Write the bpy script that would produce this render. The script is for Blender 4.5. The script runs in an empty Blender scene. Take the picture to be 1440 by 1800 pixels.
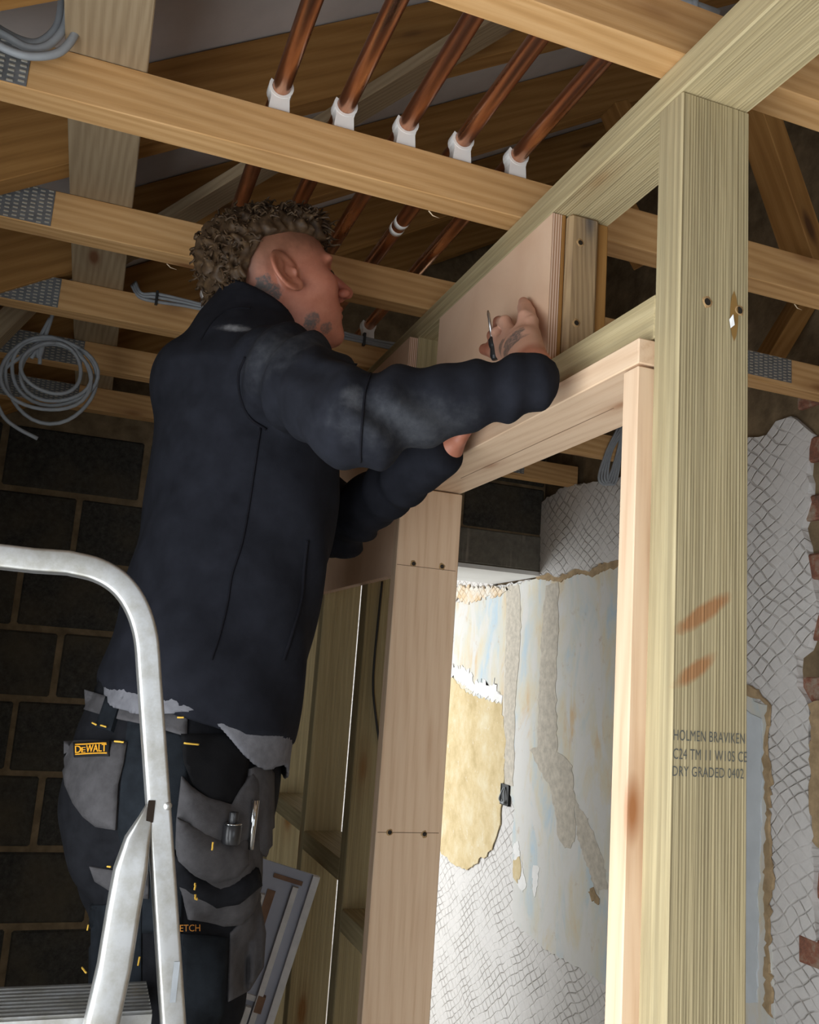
import bpy, bmesh, math, random
import numpy as np
from mathutils import Vector, Matrix, Euler
from mathutils.bvhtree import BVHTree

random.seed(7)
rng = np.random.default_rng(7)
scn = bpy.context.scene
C = scn.collection

# ------------------------------------------------------------------ camera
CAM = Vector((0, 0, 1.63))
FPX = 1571.95
Rc = (Matrix.Rotation(-0.336079, 3, 'Z') @ Matrix.Rotation(math.pi / 2 + 0.181524, 3, 'X') @ Matrix.Rotation(0.0728946, 3, 'Z'))
cd = bpy.data.cameras.new('camera')
cd.sensor_fit = 'HORIZONTAL'
cd.sensor_width = 36
cd.lens = 36 * FPX / 1440
cd.clip_start = 0.02
co = bpy.data.objects.new('camera', cd)
co.matrix_world = Matrix.Translation(CAM) @ Rc.to_4x4()
C.objects.link(co)
scn.camera = co

# ------------------------------------------------------------------ world, lights, exposure
w = bpy.data.worlds.new('world')
scn.world = w
w.use_nodes = True
w.node_tree.nodes['Background'].inputs[0].default_value = (0.80, 0.90, 1.0, 1)
w.node_tree.nodes['Background'].inputs[1].default_value = 1.2
vs = scn.view_settings
vs.view_transform = 'Standard'
vs.look = 'None'
vs.exposure = 0.0
vs.gamma = 1
vs.use_curve_mapping = False


def area(name, loc, target, sx, sy, power, col):
    l = bpy.data.lights.new(name, 'AREA')
    l.shape = 'RECTANGLE'
    l.size, l.size_y, l.energy, l.color = sx, sy, power, col
    o = bpy.data.objects.new(name, l)
    o.location = loc
    o.rotation_euler = (Vector(target) - Vector(loc)).to_track_quat('-Z', 'Y').to_euler()
    C.objects.link(o)
    return o


# daylight entering through the windows of the room and the room beyond the opening, plus an added hall light
area('daylight_room_window', (-0.53, 0.30, 1.05), (1.0, 0.42, 1.25), 1.55, 1.75, 43, (0.95, 0.98, 1.0))
area('added_hall_light', (0.85, -1.64, 1.45), (0.85, 1.0, 1.45), 1.2, 1.3, 6, (0.97, 0.98, 1.0))  # unseen source added to brighten the right wall and the post front
area('daylight_far_window', (-0.55, 4.7, 1.25), (1.66, 3.75, 1.2), 1.3, 1.5, 66, (0.95, 0.98, 1.0))


# ------------------------------------------------------------------ helpers
def ray(px, py):
    return Rc @ Vector(((px - 720) / FPX, -(py - 900) / FPX, -1.0))


def at(px, py, ax, val):
    """world point where the sight line of a photo pixel meets an axis-aligned plane"""
    d = ray(px, py)
    i = 'XYZ'.index(ax)
    return CAM + d * ((val - CAM[i]) / d[i])


def setp(o, label=None, cat=None, group=None, kind=None):
    if label: o['label'] = label
    if cat: o['category'] = cat
    if group: o['group'] = group
    if kind: o['kind'] = kind
    return o


def link(name, me, mat=None, parent=None):
    o = bpy.data.objects.new(name, me)
    C.objects.link(o)
    if mat is not None and me is not None and len(me.materials) == 0:
        me.materials.append(mat)
    if parent is not None:
        o.parent = parent
    return o


def empty(name, loc=(0, 0, 0)):
    o = bpy.data.objects.new(name, None)
    o.empty_display_size = 0.1
    o.location = loc
    C.objects.link(o)
    return o


def put(o, mw):
    """set the world matrix, also for a child"""
    if o.parent is not None:
        o.matrix_parent_inverse = Matrix.Identity(4)
        o.matrix_basis = pw(o.parent).inverted() @ mw
    else:
        o.matrix_basis = mw
    return o


def pw(o):
    m = o.matrix_basis.copy()
    while o.parent is not None:
        m = o.matrix_parent_inverse @ m
        o = o.parent
        m = o.matrix_basis @ m
    return m


def box_mesh(name, sx, sy, sz, bev=0.0012):
    bm = bmesh.new()
    bmesh.ops.create_cube(bm, size=1.0)
    bmesh.ops.scale(bm, vec=(sx, sy, sz), verts=bm.verts)
    if bev > 0:
        bmesh.ops.bevel(bm, geom=list(bm.edges), offset=bev, segments=1, affect='EDGES')
    me = bpy.data.meshes.new(name)
    bm.to_mesh(me)
    bm.free()
    return me


def timber(name, p0, p1, wdir, wd, th, mat, parent=None, bev=0.0015):
    """a sawn timber from p0 to p1 (centre line): local X along the grain, local Y along wdir"""
    p0, p1 = Vector(p0), Vector(p1)
    x = (p1 - p0)
    L = x.length
    x.normalize()
    y = Vector(wdir)
    y = (y - x * y.dot(x)).normalized()
    z = x.cross(y)
    me = box_mesh(name, L, wd, th, bev)
    o = link(name, me, mat, parent)
    m = Matrix((x, y, z)).transposed().to_4x4()
    m.translation = (p0 + p1) / 2
    return put(o, m)


def tb(name, xr, yr, zr, mat, parent=None, bev=0.0015):
    """axis-aligned timber given by its ranges"""
    rs = [xr, yr, zr]
    d = [r[1] - r[0] for r in rs]
    order = sorted(range(3), key=lambda i: -d[i])
    c = Vector([(r[0] + r[1]) / 2 for r in rs])
    e = [Vector((1, 0, 0)), Vector((0, 1, 0)), Vector((0, 0, 1))]
    h = e[order[0]] * d[order[0]] / 2
    return timber(name, c - h, c + h, e[order[1]], d[order[1]], d[order[2]], mat, parent, bev)


def tube_data(pts, rad, n=8, closed_ends=True):
    P = [Vector(p) for p in pts]
    R_ = rad if hasattr(rad, '__len__') else [rad] * len(P)
    V, Fc = [], []
    up = None
    for i, p in enumerate(P):
        t = (P[min(i + 1, len(P) - 1)] - P[max(i - 1, 0)]).normalized()
        if up is None:
            up = t.orthogonal().normalized()
        up = (up - t * up.dot(t))
        if up.length < 1e-6:
            up = t.orthogonal()
        up.normalize()
        b = t.cross(up)
        for k in range(n):
            a = 2 * math.pi * k / n
            V.append(p + (up * math.cos(a) + b * math.sin(a)) * R_[i])
    for i in range(len(P) - 1):
        for k in range(n):
            k2 = (k + 1) % n
            Fc.append((i * n + k, i * n + k2, (i + 1) * n + k2, (i + 1) * n + k))
    if closed_ends:
        Fc.append(tuple(range(n - 1, -1, -1)))
        Fc.append(tuple((len(P) - 1) * n + k for k in range(n)))
    return V, Fc


def mesh_from(name, V, Fc, smooth=False):
    me = bpy.data.meshes.new(name)
    me.from_pydata([tuple(v) for v in V], [], Fc)
    me.validate()
    me.update()
    if smooth:
        me.polygons.foreach_set('use_smooth', [True] * len(me.polygons))
    return me


def join_data(items):
    V, Fc = [], []
    for v, f in items:
        n = len(V)
        V += list(v)
        Fc += [tuple(i + n for i in q) for q in f]
    return V, Fc


def tube(name, pts, rad, mat, parent=None, n=8):
    V, Fc = tube_data(pts, rad, n)
    if parent is not None:
        iv = pw(parent).inverted()
        V = [iv @ Vector(v) for v in V]
    return link(name, mesh_from(name, V, Fc, True), mat, parent)


def spline(pts, n=8):
    """Catmull-Rom through the points"""
    P = [Vector(p) for p in pts]
    P = [P[0] * 2 - P[1]] + P + [P[-1] * 2 - P[-2]]
    out = []
    for i in range(1, len(P) - 2):
        a, b, c, d = P[i - 1], P[i], P[i + 1], P[i + 2]
        for k in range(n):
            t = k / n
            out.append(0.5 * ((2 * b) + (c - a) * t + (2 * a - 5 * b + 4 * c - d) * t * t + (3 * b - a - 3 * c + d) * t ** 3))
    out.append(P[-2])
    return out


def box_data(xr, yr, zr):
    V = [Vector((x, y, z)) for x in xr for y in yr for z in zr]
    Fc = [(0, 1, 3, 2), (4, 6, 7, 5), (0, 4, 5, 1), (2, 3, 7, 6), (0, 2, 6, 4), (1, 5, 7, 3)]
    return V, Fc


def to_local(V, parent):
    if parent is None:
        return V
    iv = pw(parent).inverted()
    return [iv @ Vector(v) for v in V]


# ------------------------------------------------------------------ materials
MATS = {}


class NT:
    def __init__(self, name):
        self.m = bpy.data.materials.new(name)
        self.m.use_nodes = True
        self.t = self.m.node_tree
        self.b = self.t.nodes['Principled BSDF']
        self.out = self.t.nodes['Material Output']
        MATS[name] = self.m

    def n(self, typ, **kw):
        nd = self.t.nodes.new(typ)
        for k, v in kw.items():
            if k.startswith('i_'):
                nd.inputs[k[2:].replace('_', ' ')].default_value = v
            else:
                setattr(nd, k, v)
        return nd

    def l(self, a, b):
        self.t.links.new(a, b)

    def coord(self, scale=(1, 1, 1), rnd=True, space='Object'):
        tc = self.n('ShaderNodeTexCoord')
        v = tc.outputs[space]
        if rnd:
            oi = self.n('ShaderNodeObjectInfo')
            mul = self.n('ShaderNodeVectorMath', operation='SCALE')
            mul.inputs[0].default_value = (17.3, 9.1, 23.7)
            self.l(oi.outputs['Random'], mul.inputs['Scale'])
            ad = self.n('ShaderNodeVectorMath', operation='ADD')
            self.l(v, ad.inputs[0])
            self.l(mul.outputs[0], ad.inputs[1])
            v = ad.outputs[0]
        mp = self.n('ShaderNodeMapping')
        mp.inputs['Scale'].default_value = scale
        self.l(v, mp.inputs['Vector'])
        return mp.outputs[0]

    def noise(self, vec, scale, detail=4, rough=0.6, dist=0.0):
        nd = self.n('ShaderNodeTexNoise')
        nd.inputs['Scale'].default_value = scale
        nd.inputs['Detail'].default_value = detail
        nd.inputs['Roughness'].default_value = rough
        nd.inputs['Distortion'].default_value = dist
        self.l(vec, nd.inputs['Vector'])
        return nd.outputs['Fac']

    def ramp(self, fac, stops):
        r = self.n('ShaderNodeValToRGB')
        e = r.color_ramp.elements
        while len(e) < len(stops):
            e.new(0.5)
        for el, (p, c) in zip(e, stops):
            el.position = p
            el.color = (*c, 1) if len(c) == 3 else c
        self.l(fac, r.inputs['Fac'])
        return r.outputs['Color']

    def mix(self, fac, a, b, mode='MIX'):
        m = self.n('ShaderNodeMix', data_type='RGBA', blend_type=mode)
        for s, v in ((m.inputs[0], fac), (m.inputs[6], a), (m.inputs[7], b)):
            if isinstance(v, (int, float)):
                s.default_value = v
            elif isinstance(v, tuple):
                s.default_value = (*v, 1) if len(v) == 3 else v
            else:
                self.l(v, s)
        return m.outputs[2]

    def math(self, op, a, b=None, c=None):
        m = self.n('ShaderNodeMath', operation=op)
        for i, v in enumerate((a, b, c)):
            if v is None: continue
            if isinstance(v, (int, float)):
                m.inputs[i].default_value = v
            else:
                self.l(v, m.inputs[i])
        return m.outputs[0]

    def bump(self, h, strength=0.3, dist=0.002):
        b = self.n('ShaderNodeBump')
        b.inputs['Strength'].default_value = strength
        b.inputs['Distance'].default_value = dist
        self.l(h, b.inputs['Height'])
        self.l(b.outputs[0], self.b.inputs['Normal'])
        return b

    def col(self, c):
        if isinstance(c, tuple):
            self.b.inputs['Base Color'].default_value = (*c, 1)
        else:
            self.l(c, self.b.inputs['Base Color'])

    def rough(self, v, spec=0.3, metal=0.0):
        self.b.inputs['Roughness'].default_value = v
        self.b.inputs['Specular IOR Level'].default_value = spec
        self.b.inputs['Metallic'].default_value = metal

    def blob(self, vec, centre, radius, soft=0.5, wob=0.0, wscale=60.0):
        """1 inside a soft, slightly ragged ball"""
        d = self.n('ShaderNodeVectorMath', operation='SUBTRACT')
        self.l(vec, d.inputs[0])
        d.inputs[1].default_value = centre
        s = self.n('ShaderNodeVectorMath', operation='DIVIDE')
        self.l(d.outputs[0], s.inputs[0])
        s.inputs[1].default_value = radius if hasattr(radius, '__len__') else (radius,) * 3
        ln = self.n('ShaderNodeVectorMath', operation='LENGTH')
        self.l(s.outputs[0], ln.inputs[0])
        v = ln.outputs['Value']
        if wob:
            v = self.math('ADD', v, self.math('MULTIPLY', self.math('SUBTRACT', self.noise(vec, wscale, 3), 0.5), wob))
        mr = self.n('ShaderNodeMapRange', interpolation_type='SMOOTHSTEP')
        self.l(v, mr.inputs['Value'])
        mr.inputs['From Min'].default_value = 1.0
        mr.inputs['From Max'].default_value = 1.0 - soft
        return mr.outputs[0]


def plain(name, c, rough=0.6, spec=0.3, metal=0.0, var=0.0, vscale=30, bump=0.0, bscale=200):
    t = NT(name)
    if var:
        v = t.coord()
        n = t.noise(v, vscale, 5)
        t.col(t.ramp(n, [(0.3, tuple(x * (1 - var) for x in c)), (0.7, tuple(min(1, x * (1 + var)) for x in c))]))
        if bump:
            t.bump(t.noise(v, bscale, 3), bump)
    else:
        t.col(c)
    t.rough(rough, spec, metal)
    return t.m


def wood(name, light, mid, dark, ring=9.0, knots=True, rough=0.7, bump=0.25, blotch=0.25, ribs=0.0, knotcol=(0.16, 0.07, 0.03), rib_col=0.35, wmix=0.32):
    t = NT(name)
    tc = t.n('ShaderNodeTexCoord')
    v = t.coord((1, 1, 1))
    # slow wander of the growth rings along the board
    vs_ = t.n('ShaderNodeMapping')
    vs_.inputs['Scale'].default_value = (0.07, 1, 1)
    t.l(v, vs_.inputs['Vector'])
    wv = t.n('ShaderNodeTexWave', wave_type='BANDS', bands_direction='DIAGONAL', wave_profile='SIN')
    wv.inputs['Scale'].default_value = ring * 4.6
    wv.inputs['Distortion'].default_value = 5.0
    wv.inputs['Detail'].default_value = 2.0
    wv.inputs['Detail Scale'].default_value = 0.9
    wv.inputs['Detail Roughness'].default_value = 0.5
    t.l(vs_.outputs[0], wv.inputs['Vector'])
    vf = t.n('ShaderNodeMapping')
    vf.inputs['Scale'].default_value = (6, 190, 190)
    t.l(v, vf.inputs['Vector'])
    fine = t.noise(vf.outputs[0], 1.0, 4, 0.65)
    vb = t.n('ShaderNodeMapping')
    vb.inputs['Scale'].default_value = (2.2, 9, 9)
    t.l(v, vb.inputs['Vector'])
    big = t.noise(vb.outputs[0], 1.0, 3, 0.5)
    f = t.math('ADD', t.math('MULTIPLY', wv.outputs['Fac'], wmix), t.math('MULTIPLY', fine, 1.0 - wmix))
    c = t.ramp(f, [(0.22, light), (0.55, mid), (0.92, dark)])
    c = t.mix(t.math('MULTIPLY', big, blotch), c, tuple(x * 0.62 for x in mid), 'MIX')
    h = t.math('MULTIPLY', f, -1.0)
    if ribs:
        rv = t.n('ShaderNodeTexWave', wave_type='BANDS', bands_direction='Y', wave_profile='SIN')
        rv.inputs['Scale'].default_value = ribs
        rv.inputs['Distortion'].default_value = 2.2
        rv.inputs['Detail'].default_value = 2
        rv.inputs['Detail Scale'].default_value = 0.4
        mp = t.n('ShaderNodeMapping')
        mp.inputs['Scale'].default_value = (0.06, 1, 1)
        t.l(v, mp.inputs['Vector'])
        t.l(mp.outputs[0], rv.inputs['Vector'])
        sv = t.n('ShaderNodeMapping')
        sv.inputs['Scale'].default_value = (1.6, 210, 150)
        t.l(v, sv.inputs['Vector'])
        strip = t.ramp(t.noise(sv.outputs[0], 1.0, 2, 0.5), [(0.36, (0, 0, 0)), (0.62, (1, 1, 1))])
        patchy = t.ramp(t.noise(vb.outputs[0], 2.3, 3, 0.5), [(0.35, (0.25, 0.25, 0.25)), (0.65, (1, 1, 1))])
        rb = t.math('ADD', t.math('MULTIPLY', t.math('MULTIPLY', rv.outputs['Fac'], patchy), 0.45), t.math('MULTIPLY', strip, 0.55))
        m = t.math('MULTIPLY', rb, rib_col)
        c = t.mix(m, c, tuple(x * 0.50 for x in mid))
        h = t.math('SUBTRACT', h, t.math('MULTIPLY', rb, 1.1))
    if knots:
        kv = t.n('ShaderNodeMapping')
        kv.inputs['Scale'].default_value = (3.2, 11, 11)
        t.l(v, kv.inputs['Vector'])
        vo = t.n('ShaderNodeTexVoronoi')
        vo.inputs['Scale'].default_value = 1.0
        t.l(kv.outputs[0], vo.inputs['Vector'])
        k = t.ramp(vo.outputs['Distance'], [(0.07, (1, 1, 1)), (0.15, (0.25, 0.25, 0.25)), (0.3, (0, 0, 0))])
        c = t.mix(k, c, knotcol)
    t.col(c)
    t.bump(h, bump, 0.0015)
    t.rough(rough, 0.25)
    return t, c


wood('joist_wood', (0.70, 0.43, 0.20), (0.60, 0.345, 0.14), (0.44, 0.235, 0.085), ring=7, knotcol=(0.25, 0.11, 0.04))
wood('rafter_wood', (0.44, 0.235, 0.075), (0.36, 0.18, 0.052), (0.25, 0.12, 0.034), ring=5, knotcol=(0.10, 0.045, 0.018))
wood('pine_wood', (0.80, 0.60, 0.42), (0.75, 0.54, 0.365), (0.60, 0.385, 0.235), ring=6, wmix=0.26, rough=0.55, bump=0.1, blotch=0.12, knotcol=(0.36, 0.15, 0.06))
wood('treated_wood', (0.64, 0.535, 0.315), (0.54, 0.44, 0.245), (0.40, 0.315, 0.17), ring=8, ribs=78, rib_col=0.65, wmix=0.2, rough=0.8, bump=0.5, blotch=0.35, knotcol=(0.30, 0.16, 0.06))
wood('old_wood', (0.42, 0.32, 0.20), (0.34, 0.25, 0.15), (0.24, 0.17, 0.10), ring=10, rough=0.85, bump=0.4, blotch=0.4)
wood('pallet_wood', (0.50, 0.36, 0.20), (0.42, 0.29, 0.16), (0.27, 0.18, 0.11), ring=16, rough=0.85, bump=0.5, blotch=0.5, knotcol=(0.10, 0.09, 0.09))
t_post, c_post = wood('post_wood', (0.62, 0.52, 0.31), (0.50, 0.41, 0.235), (0.36, 0.285, 0.155), ring=8, ribs=78, rib_col=0.8, wmix=0.15, rough=0.8, bump=0.6, blotch=0.3, knots=False)

t = NT('plywood_face')
v = t.coord((14, 2.2, 2.2))
f = t.noise(v, 3, 5, 0.55, 0.6)
t.col(t.ramp(f, [(0.3, (0.72, 0.48, 0.32)), (0.7, (0.82, 0.59, 0.42))]))
t.rough(0.65, 0.3)
t.bump(f, 0.08)
t = NT('plywood_edge')
v = t.coord((1, 1, 1), rnd=False)
wv = t.n('ShaderNodeTexWave', wave_type='BANDS', bands_direction='X', wave_profile='SIN')
wv.inputs['Scale'].default_value = 75
t.l(v, wv.inputs['Vector'])
t.col(t.ramp(wv.outputs['Fac'], [(0.2, (0.42, 0.22, 0.12)), (0.7, (0.78, 0.58, 0.45))]))
t.rough(0.8)

t = NT('copper')
v = t.coord((1, 1, 1))
vf = t.n('ShaderNodeMapping')
vf.inputs['Scale'].default_value = (14, 1.6, 14)
t.l(v, vf.inputs['Vector'])
f = t.noise(vf.outputs[0], 2.4, 5, 0.6)
t.col(t.ramp(f, [(0.28, (0.24, 0.105, 0.062)), (0.52, (0.56, 0.28, 0.17)), (0.8, (0.86, 0.54, 0.38))]))
t.rough(0.36, 0.5, 1.0)
t.l(t.ramp(f, [(0.3, (0.42, 0.42, 0.42)), (0.8, (0.2, 0.2, 0.2))]), t.b.inputs['Roughness'])

plain('white_plastic', (0.86, 0.85, 0.82), 0.35, 0.5)
plain('cable_grey', (0.30, 0.32, 0.34), 0.5, 0.4, var=0.12)
plain('cable_dark', (0.03, 0.03, 0.03), 0.5, 0.4)
plain('screw_dark', (0.035, 0.028, 0.022), 0.5, 0.5, 0.4)
plain('hole_dark', (0.02, 0.014, 0.01), 0.9, 0.1)
plain('torn_wood', (0.42, 0.27, 0.13), 0.9, 0.2)
plain('splinter', (0.80, 0.66, 0.46), 0.8, 0.2)
plain('print_ink', (0.12, 0.12, 0.105), 0.9, 0.1)
plain('pencil_line', (0.22, 0.14, 0.09), 0.9, 0.1)
plain('resin', (0.30, 0.17, 0.05), 0.4, 0.5)
plain('white_board', (0.84, 0.84, 0.83), 0.7, 0.2, var=0.04, vscale=8)
plain('felt_grey', (0.62, 0.585, 0.575), 0.8, 0.2, var=0.10, vscale=5)
plain('floor_screed', (0.50, 0.47, 0.43), 0.9, 0.2, var=0.15, vscale=6)
plain('shell_wall', (0.30, 0.29, 0.27), 0.9, 0.2, var=0.15, vscale=6)
plain('far_wall', (0.75, 0.74, 0.71), 0.9, 0.2, var=0.05, vscale=3)
plain('frame_white', (0.8, 0.8, 0.8), 0.4, 0.4)
plain('galv', (0.24, 0.25, 0.26), 0.45, 0.5, 0.55, var=0.2, vscale=50)
plain('galv_light', (0.62, 0.58, 0.48), 0.4, 0.5, 0.5)
plain('tool_black', (0.02, 0.02, 0.022), 0.3, 0.5)
plain('tool_steel', (0.45, 0.45, 0.45), 0.3, 0.5, 1.0)
plain('tool_chrome', (0.55, 0.57, 0.58), 0.15, 0.5, 1.0)
plain('panel_grey', (0.42, 0.44, 0.52), 0.5, 0.4, 0.1, var=0.08, vscale=10)
plain('panel_white', (0.74, 0.73, 0.72), 0.6, 0.3, var=0.12, vscale=30)
plain('panel_brown', (0.25, 0.15, 0.10), 0.8, 0.2, var=0.2)

t = NT('aluminium')
v = t.coord((1, 1, 1))
f = t.noise(v, 26, 6, 0.7)
vf = t.n('ShaderNodeMapping')
vf.inputs['Scale'].default_value = (60, 60, 5)
t.l(v, vf.inputs['Vector'])
g = t.noise(vf.outputs[0], 1.5, 4, 0.6)
sm = t.ramp(f, [(0.36, (0.40, 0.385, 0.34)), (0.60, (0.56, 0.565, 0.56))])
t.col(t.mix(t.math('MULTIPLY', g, 0.35), sm, (0.50, 0.50, 0.50)))
t.rough(0.40, 0.5, 0.85)
t.bump(g, 0.06)

t = NT('block_dark')
v = t.coord((1, 1, 1))
f = t.noise(v, 60, 6, 0.75)
g = t.noise(v, 5, 3, 0.5)
c = t.ramp(f, [(0.3, (0.026, 0.025, 0.022)), (0.6, (0.066, 0.062, 0.054)), (0.85, (0.13, 0.12, 0.105))])
t.col(t.mix(t.ramp(g, [(0.45, (0, 0, 0)), (0.75, (0.7, 0.7, 0.7))]), c, (0.105, 0.085, 0.055)))
t.rough(0.95, 0.15)
t.bump(f, 0.7, 0.004)
plain('mortar', (0.20, 0.145, 0.085), 0.95, 0.15, var=0.35, vscale=18, bump=0.6, bscale=90)
t = NT('lintel_concrete')
v = t.coord((1, 1, 1), rnd=False)
f = t.noise(v, 40, 5, 0.7)
c = t.ramp(f, [(0.3, (0.13, 0.12, 0.10)), (0.7, (0.20, 0.185, 0.155))])
vf = t.n('ShaderNodeMapping')
vf.inputs['Scale'].default_value = (17, 17, 2.0)
t.l(v, vf.inputs['Vector'])
st = t.ramp(t.noise(vf.outputs[0], 1.0, 3, 0.6), [(0.58, (0, 0, 0)), (0.66, (1, 1, 1))])
t.col(t.mix(t.math('MULTIPLY', st, 0.55), c, (0.42, 0.37, 0.31)))
t.rough(0.95, 0.15)
t.bump(f, 0.4, 0.003)
t = NT('old_brick')
v = t.coord((1, 1, 1))
f = t.noise(v, 22, 6, 0.7)
t.col(t.ramp(f, [(0.3, (0.12, 0.085, 0.07)), (0.5, (0.30, 0.13, 0.085)), (0.62, (0.36, 0.27, 0.20)), (0.8, (0.42, 0.38, 0.33))]))
t.rough(0.95, 0.15)
t.bump(f, 0.9, 0.01)


def scored(name, light, groove, ang=0.62, warm=None):
    """render scratched with a comb: two families of shallow grooves, crossing as diamonds (object Y, Z are wall metres)"""
    t = NT(name)
    tc = t.n('ShaderNodeTexCoord')
    v = tc.outputs['Object']
    wob = t.n('ShaderNodeTexNoise')
    wob.inputs['Scale'].default_value = 5
    wob.inputs['Detail'].default_value = 3
    t.l(v, wob.inputs['Vector'])
    wm = t.n('ShaderNodeVectorMath', operation='SCALE')
    wm.inputs['Scale'].default_value = 0.075
    t.l(wob.outputs['Color'], wm.inputs[0])
    va = t.n('ShaderNodeVectorMath', operation='ADD')
    t.l(v, va.inputs[0])
    t.l(wm.outputs[0], va.inputs[1])
    hs = []
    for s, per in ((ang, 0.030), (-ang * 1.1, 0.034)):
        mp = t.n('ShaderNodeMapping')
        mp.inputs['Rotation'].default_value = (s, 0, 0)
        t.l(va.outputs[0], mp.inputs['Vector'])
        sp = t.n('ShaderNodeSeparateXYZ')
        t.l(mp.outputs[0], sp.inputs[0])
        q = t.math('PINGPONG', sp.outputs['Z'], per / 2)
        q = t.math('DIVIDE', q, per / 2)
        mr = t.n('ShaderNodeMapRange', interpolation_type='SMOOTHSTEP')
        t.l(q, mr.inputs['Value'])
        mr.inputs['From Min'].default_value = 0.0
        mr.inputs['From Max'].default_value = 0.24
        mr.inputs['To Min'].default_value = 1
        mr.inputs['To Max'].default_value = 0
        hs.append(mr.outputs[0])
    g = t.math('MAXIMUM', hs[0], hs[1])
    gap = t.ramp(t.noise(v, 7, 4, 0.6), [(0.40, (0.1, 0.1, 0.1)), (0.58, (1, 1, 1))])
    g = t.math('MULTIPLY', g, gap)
    n = t.noise(v, 35, 6, 0.7)
    base = t.ramp(n, [(0.3, tuple(x * 0.90 for x in light)), (0.7, light)])
    if warm:
        base = t.mix(t.ramp(t.noise(v, 9, 4), [(0.42, (0, 0, 0)), (0.6, (1, 1, 1))]), base, warm)
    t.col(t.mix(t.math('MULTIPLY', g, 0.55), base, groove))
    h = t.math('SUBTRACT', t.math('MULTIPLY', n, 0.35), g)
    t.bump(h, 0.8, 0.005)
    t.rough(0.92, 0.15)


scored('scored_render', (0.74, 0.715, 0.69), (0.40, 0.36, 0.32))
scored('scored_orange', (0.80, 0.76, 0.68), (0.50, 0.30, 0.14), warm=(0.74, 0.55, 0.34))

t = NT('painted_skim')
v = t.coord((1, 1, 1), rnd=False)
vm = t.n('ShaderNodeMapping')
vm.inputs['Scale'].default_value = (1, 2.6, 1.1)
t.l(v, vm.inputs['Vector'])
n1 = t.noise(vm.outputs[0], 2.2, 5, 0.6, 0.4)
n2 = t.noise(vm.outputs[0], 3.1, 5, 0.6, 0.8)
n3 = t.noise(v, 16, 6, 0.7)
n4 = t.noise(v, 60, 4, 0.7)
c = t.ramp(n1, [(0.36, (0.50, 0.62, 0.70)), (0.47, (0.66, 0.66, 0.60)), (0.56, (0.70, 0.64, 0.50)), (0.68, (0.68, 0.48, 0.27))])
c = t.mix(t.ramp(n2, [(0.46, (0, 0, 0)), (0.58, (1, 1, 1))]), c, (0.70, 0.69, 0.66))
c = t.mix(t.ramp(n3, [(0.60, (0, 0, 0)), (0.70, (0.6, 0.6, 0.6))]), c, (0.55, 0.43, 0.31))
t.col(t.mix(t.math('MULTIPLY', n4, 0.15), c, (0.45, 0.42, 0.38)))
t.bump(n3, 0.25, 0.003)
t.rough(0.8, 0.2)
t = NT('ochre_plaster')
v = t.coord((1, 1, 1), rnd=False)
n1 = t.noise(v, 8, 6, 0.7)
n2 = t.noise(v, 26, 5, 0.75)
c = t.ramp(n1, [(0.3, (0.52, 0.40, 0.21)), (0.5, (0.66, 0.53, 0.31)), (0.72, (0.74, 0.66, 0.47))])
t.col(t.mix(t.ramp(n2, [(0.60, (0, 0, 0)), (0.70, (0.8, 0.8, 0.8))]), c, (0.78, 0.72, 0.60)))
t.bump(n2, 0.35, 0.003)
t.rough(0.9, 0.15)
plain('filler_band', (0.58, 0.53, 0.45), 0.95, 0.1, var=0.18, vscale=45, bump=0.5, bscale=160)
plain('old_mud_plaster', (0.40, 0.29, 0.17), 0.95, 0.1, var=0.25, vscale=30, bump=0.7, bscale=80)
plain('white_skim', (0.82, 0.81, 0.79), 0.8, 0.2, var=0.06, vscale=20)
plain('blue_grey_skim', (0.60, 0.64, 0.67), 0.8, 0.2, var=0.08, vscale=10)

# ------------------------------------------------------------------ the setting
XW = 1.66          # right wall
YB = 3.12          # back wall
XL = -0.46         # left wall
YF = -1.55         # wall behind the camera
XP, XQ = 0.578, 0.675   # faces of the stud partition
ZJ0, ZJ1 = 2.374, 2.446  # ceiling joists
ZR = 2.713          # felt height at X = 0, rising 0.6 per metre
SL = 0.60


def slab(name, xr, yr, zr, mat, parent=None, kind='structure', bev=0.0):
    V, Fc = box_data(xr, yr, zr)
    o = link(name, mesh_from(name, to_local(V, parent), Fc), mat, parent)
    if kind and parent is None:
        o['kind'] = kind
    return o


M = MATS
slab('floor', (XL, 2.7), (YF, 6.2), (-0.1, 0.0), M['floor_screed'])

# left wall with the window that lights the room
wl = empty('wall_left'); wl['kind'] = 'structure'
for yr, zr in (((YF, -0.5), (0, 2.45)), ((1.1, YB), (0, 2.45)), ((-0.5, 1.1), (0, 0.12)), ((-0.5, 1.1), (2.0, 2.45))):
    slab('wall_panel', (XL - 0.12, XL), yr, zr, M['shell_wall'], wl)
w1 = empty('window_1'); w1['kind'] = 'structure'
for yr, zr in (((-0.5, -0.45), (0.12, 2.0)), ((1.05, 1.1), (0.12, 2.0)), ((-0.5, 1.1), (0.12, 0.17)), ((-0.5, 1.1), (1.95, 2.0)), ((0.28, 0.32), (0.17, 1.95))):
    slab('window_frame', (XL - 0.09, XL - 0.03), yr, zr, M['frame_white'], w1)
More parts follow.
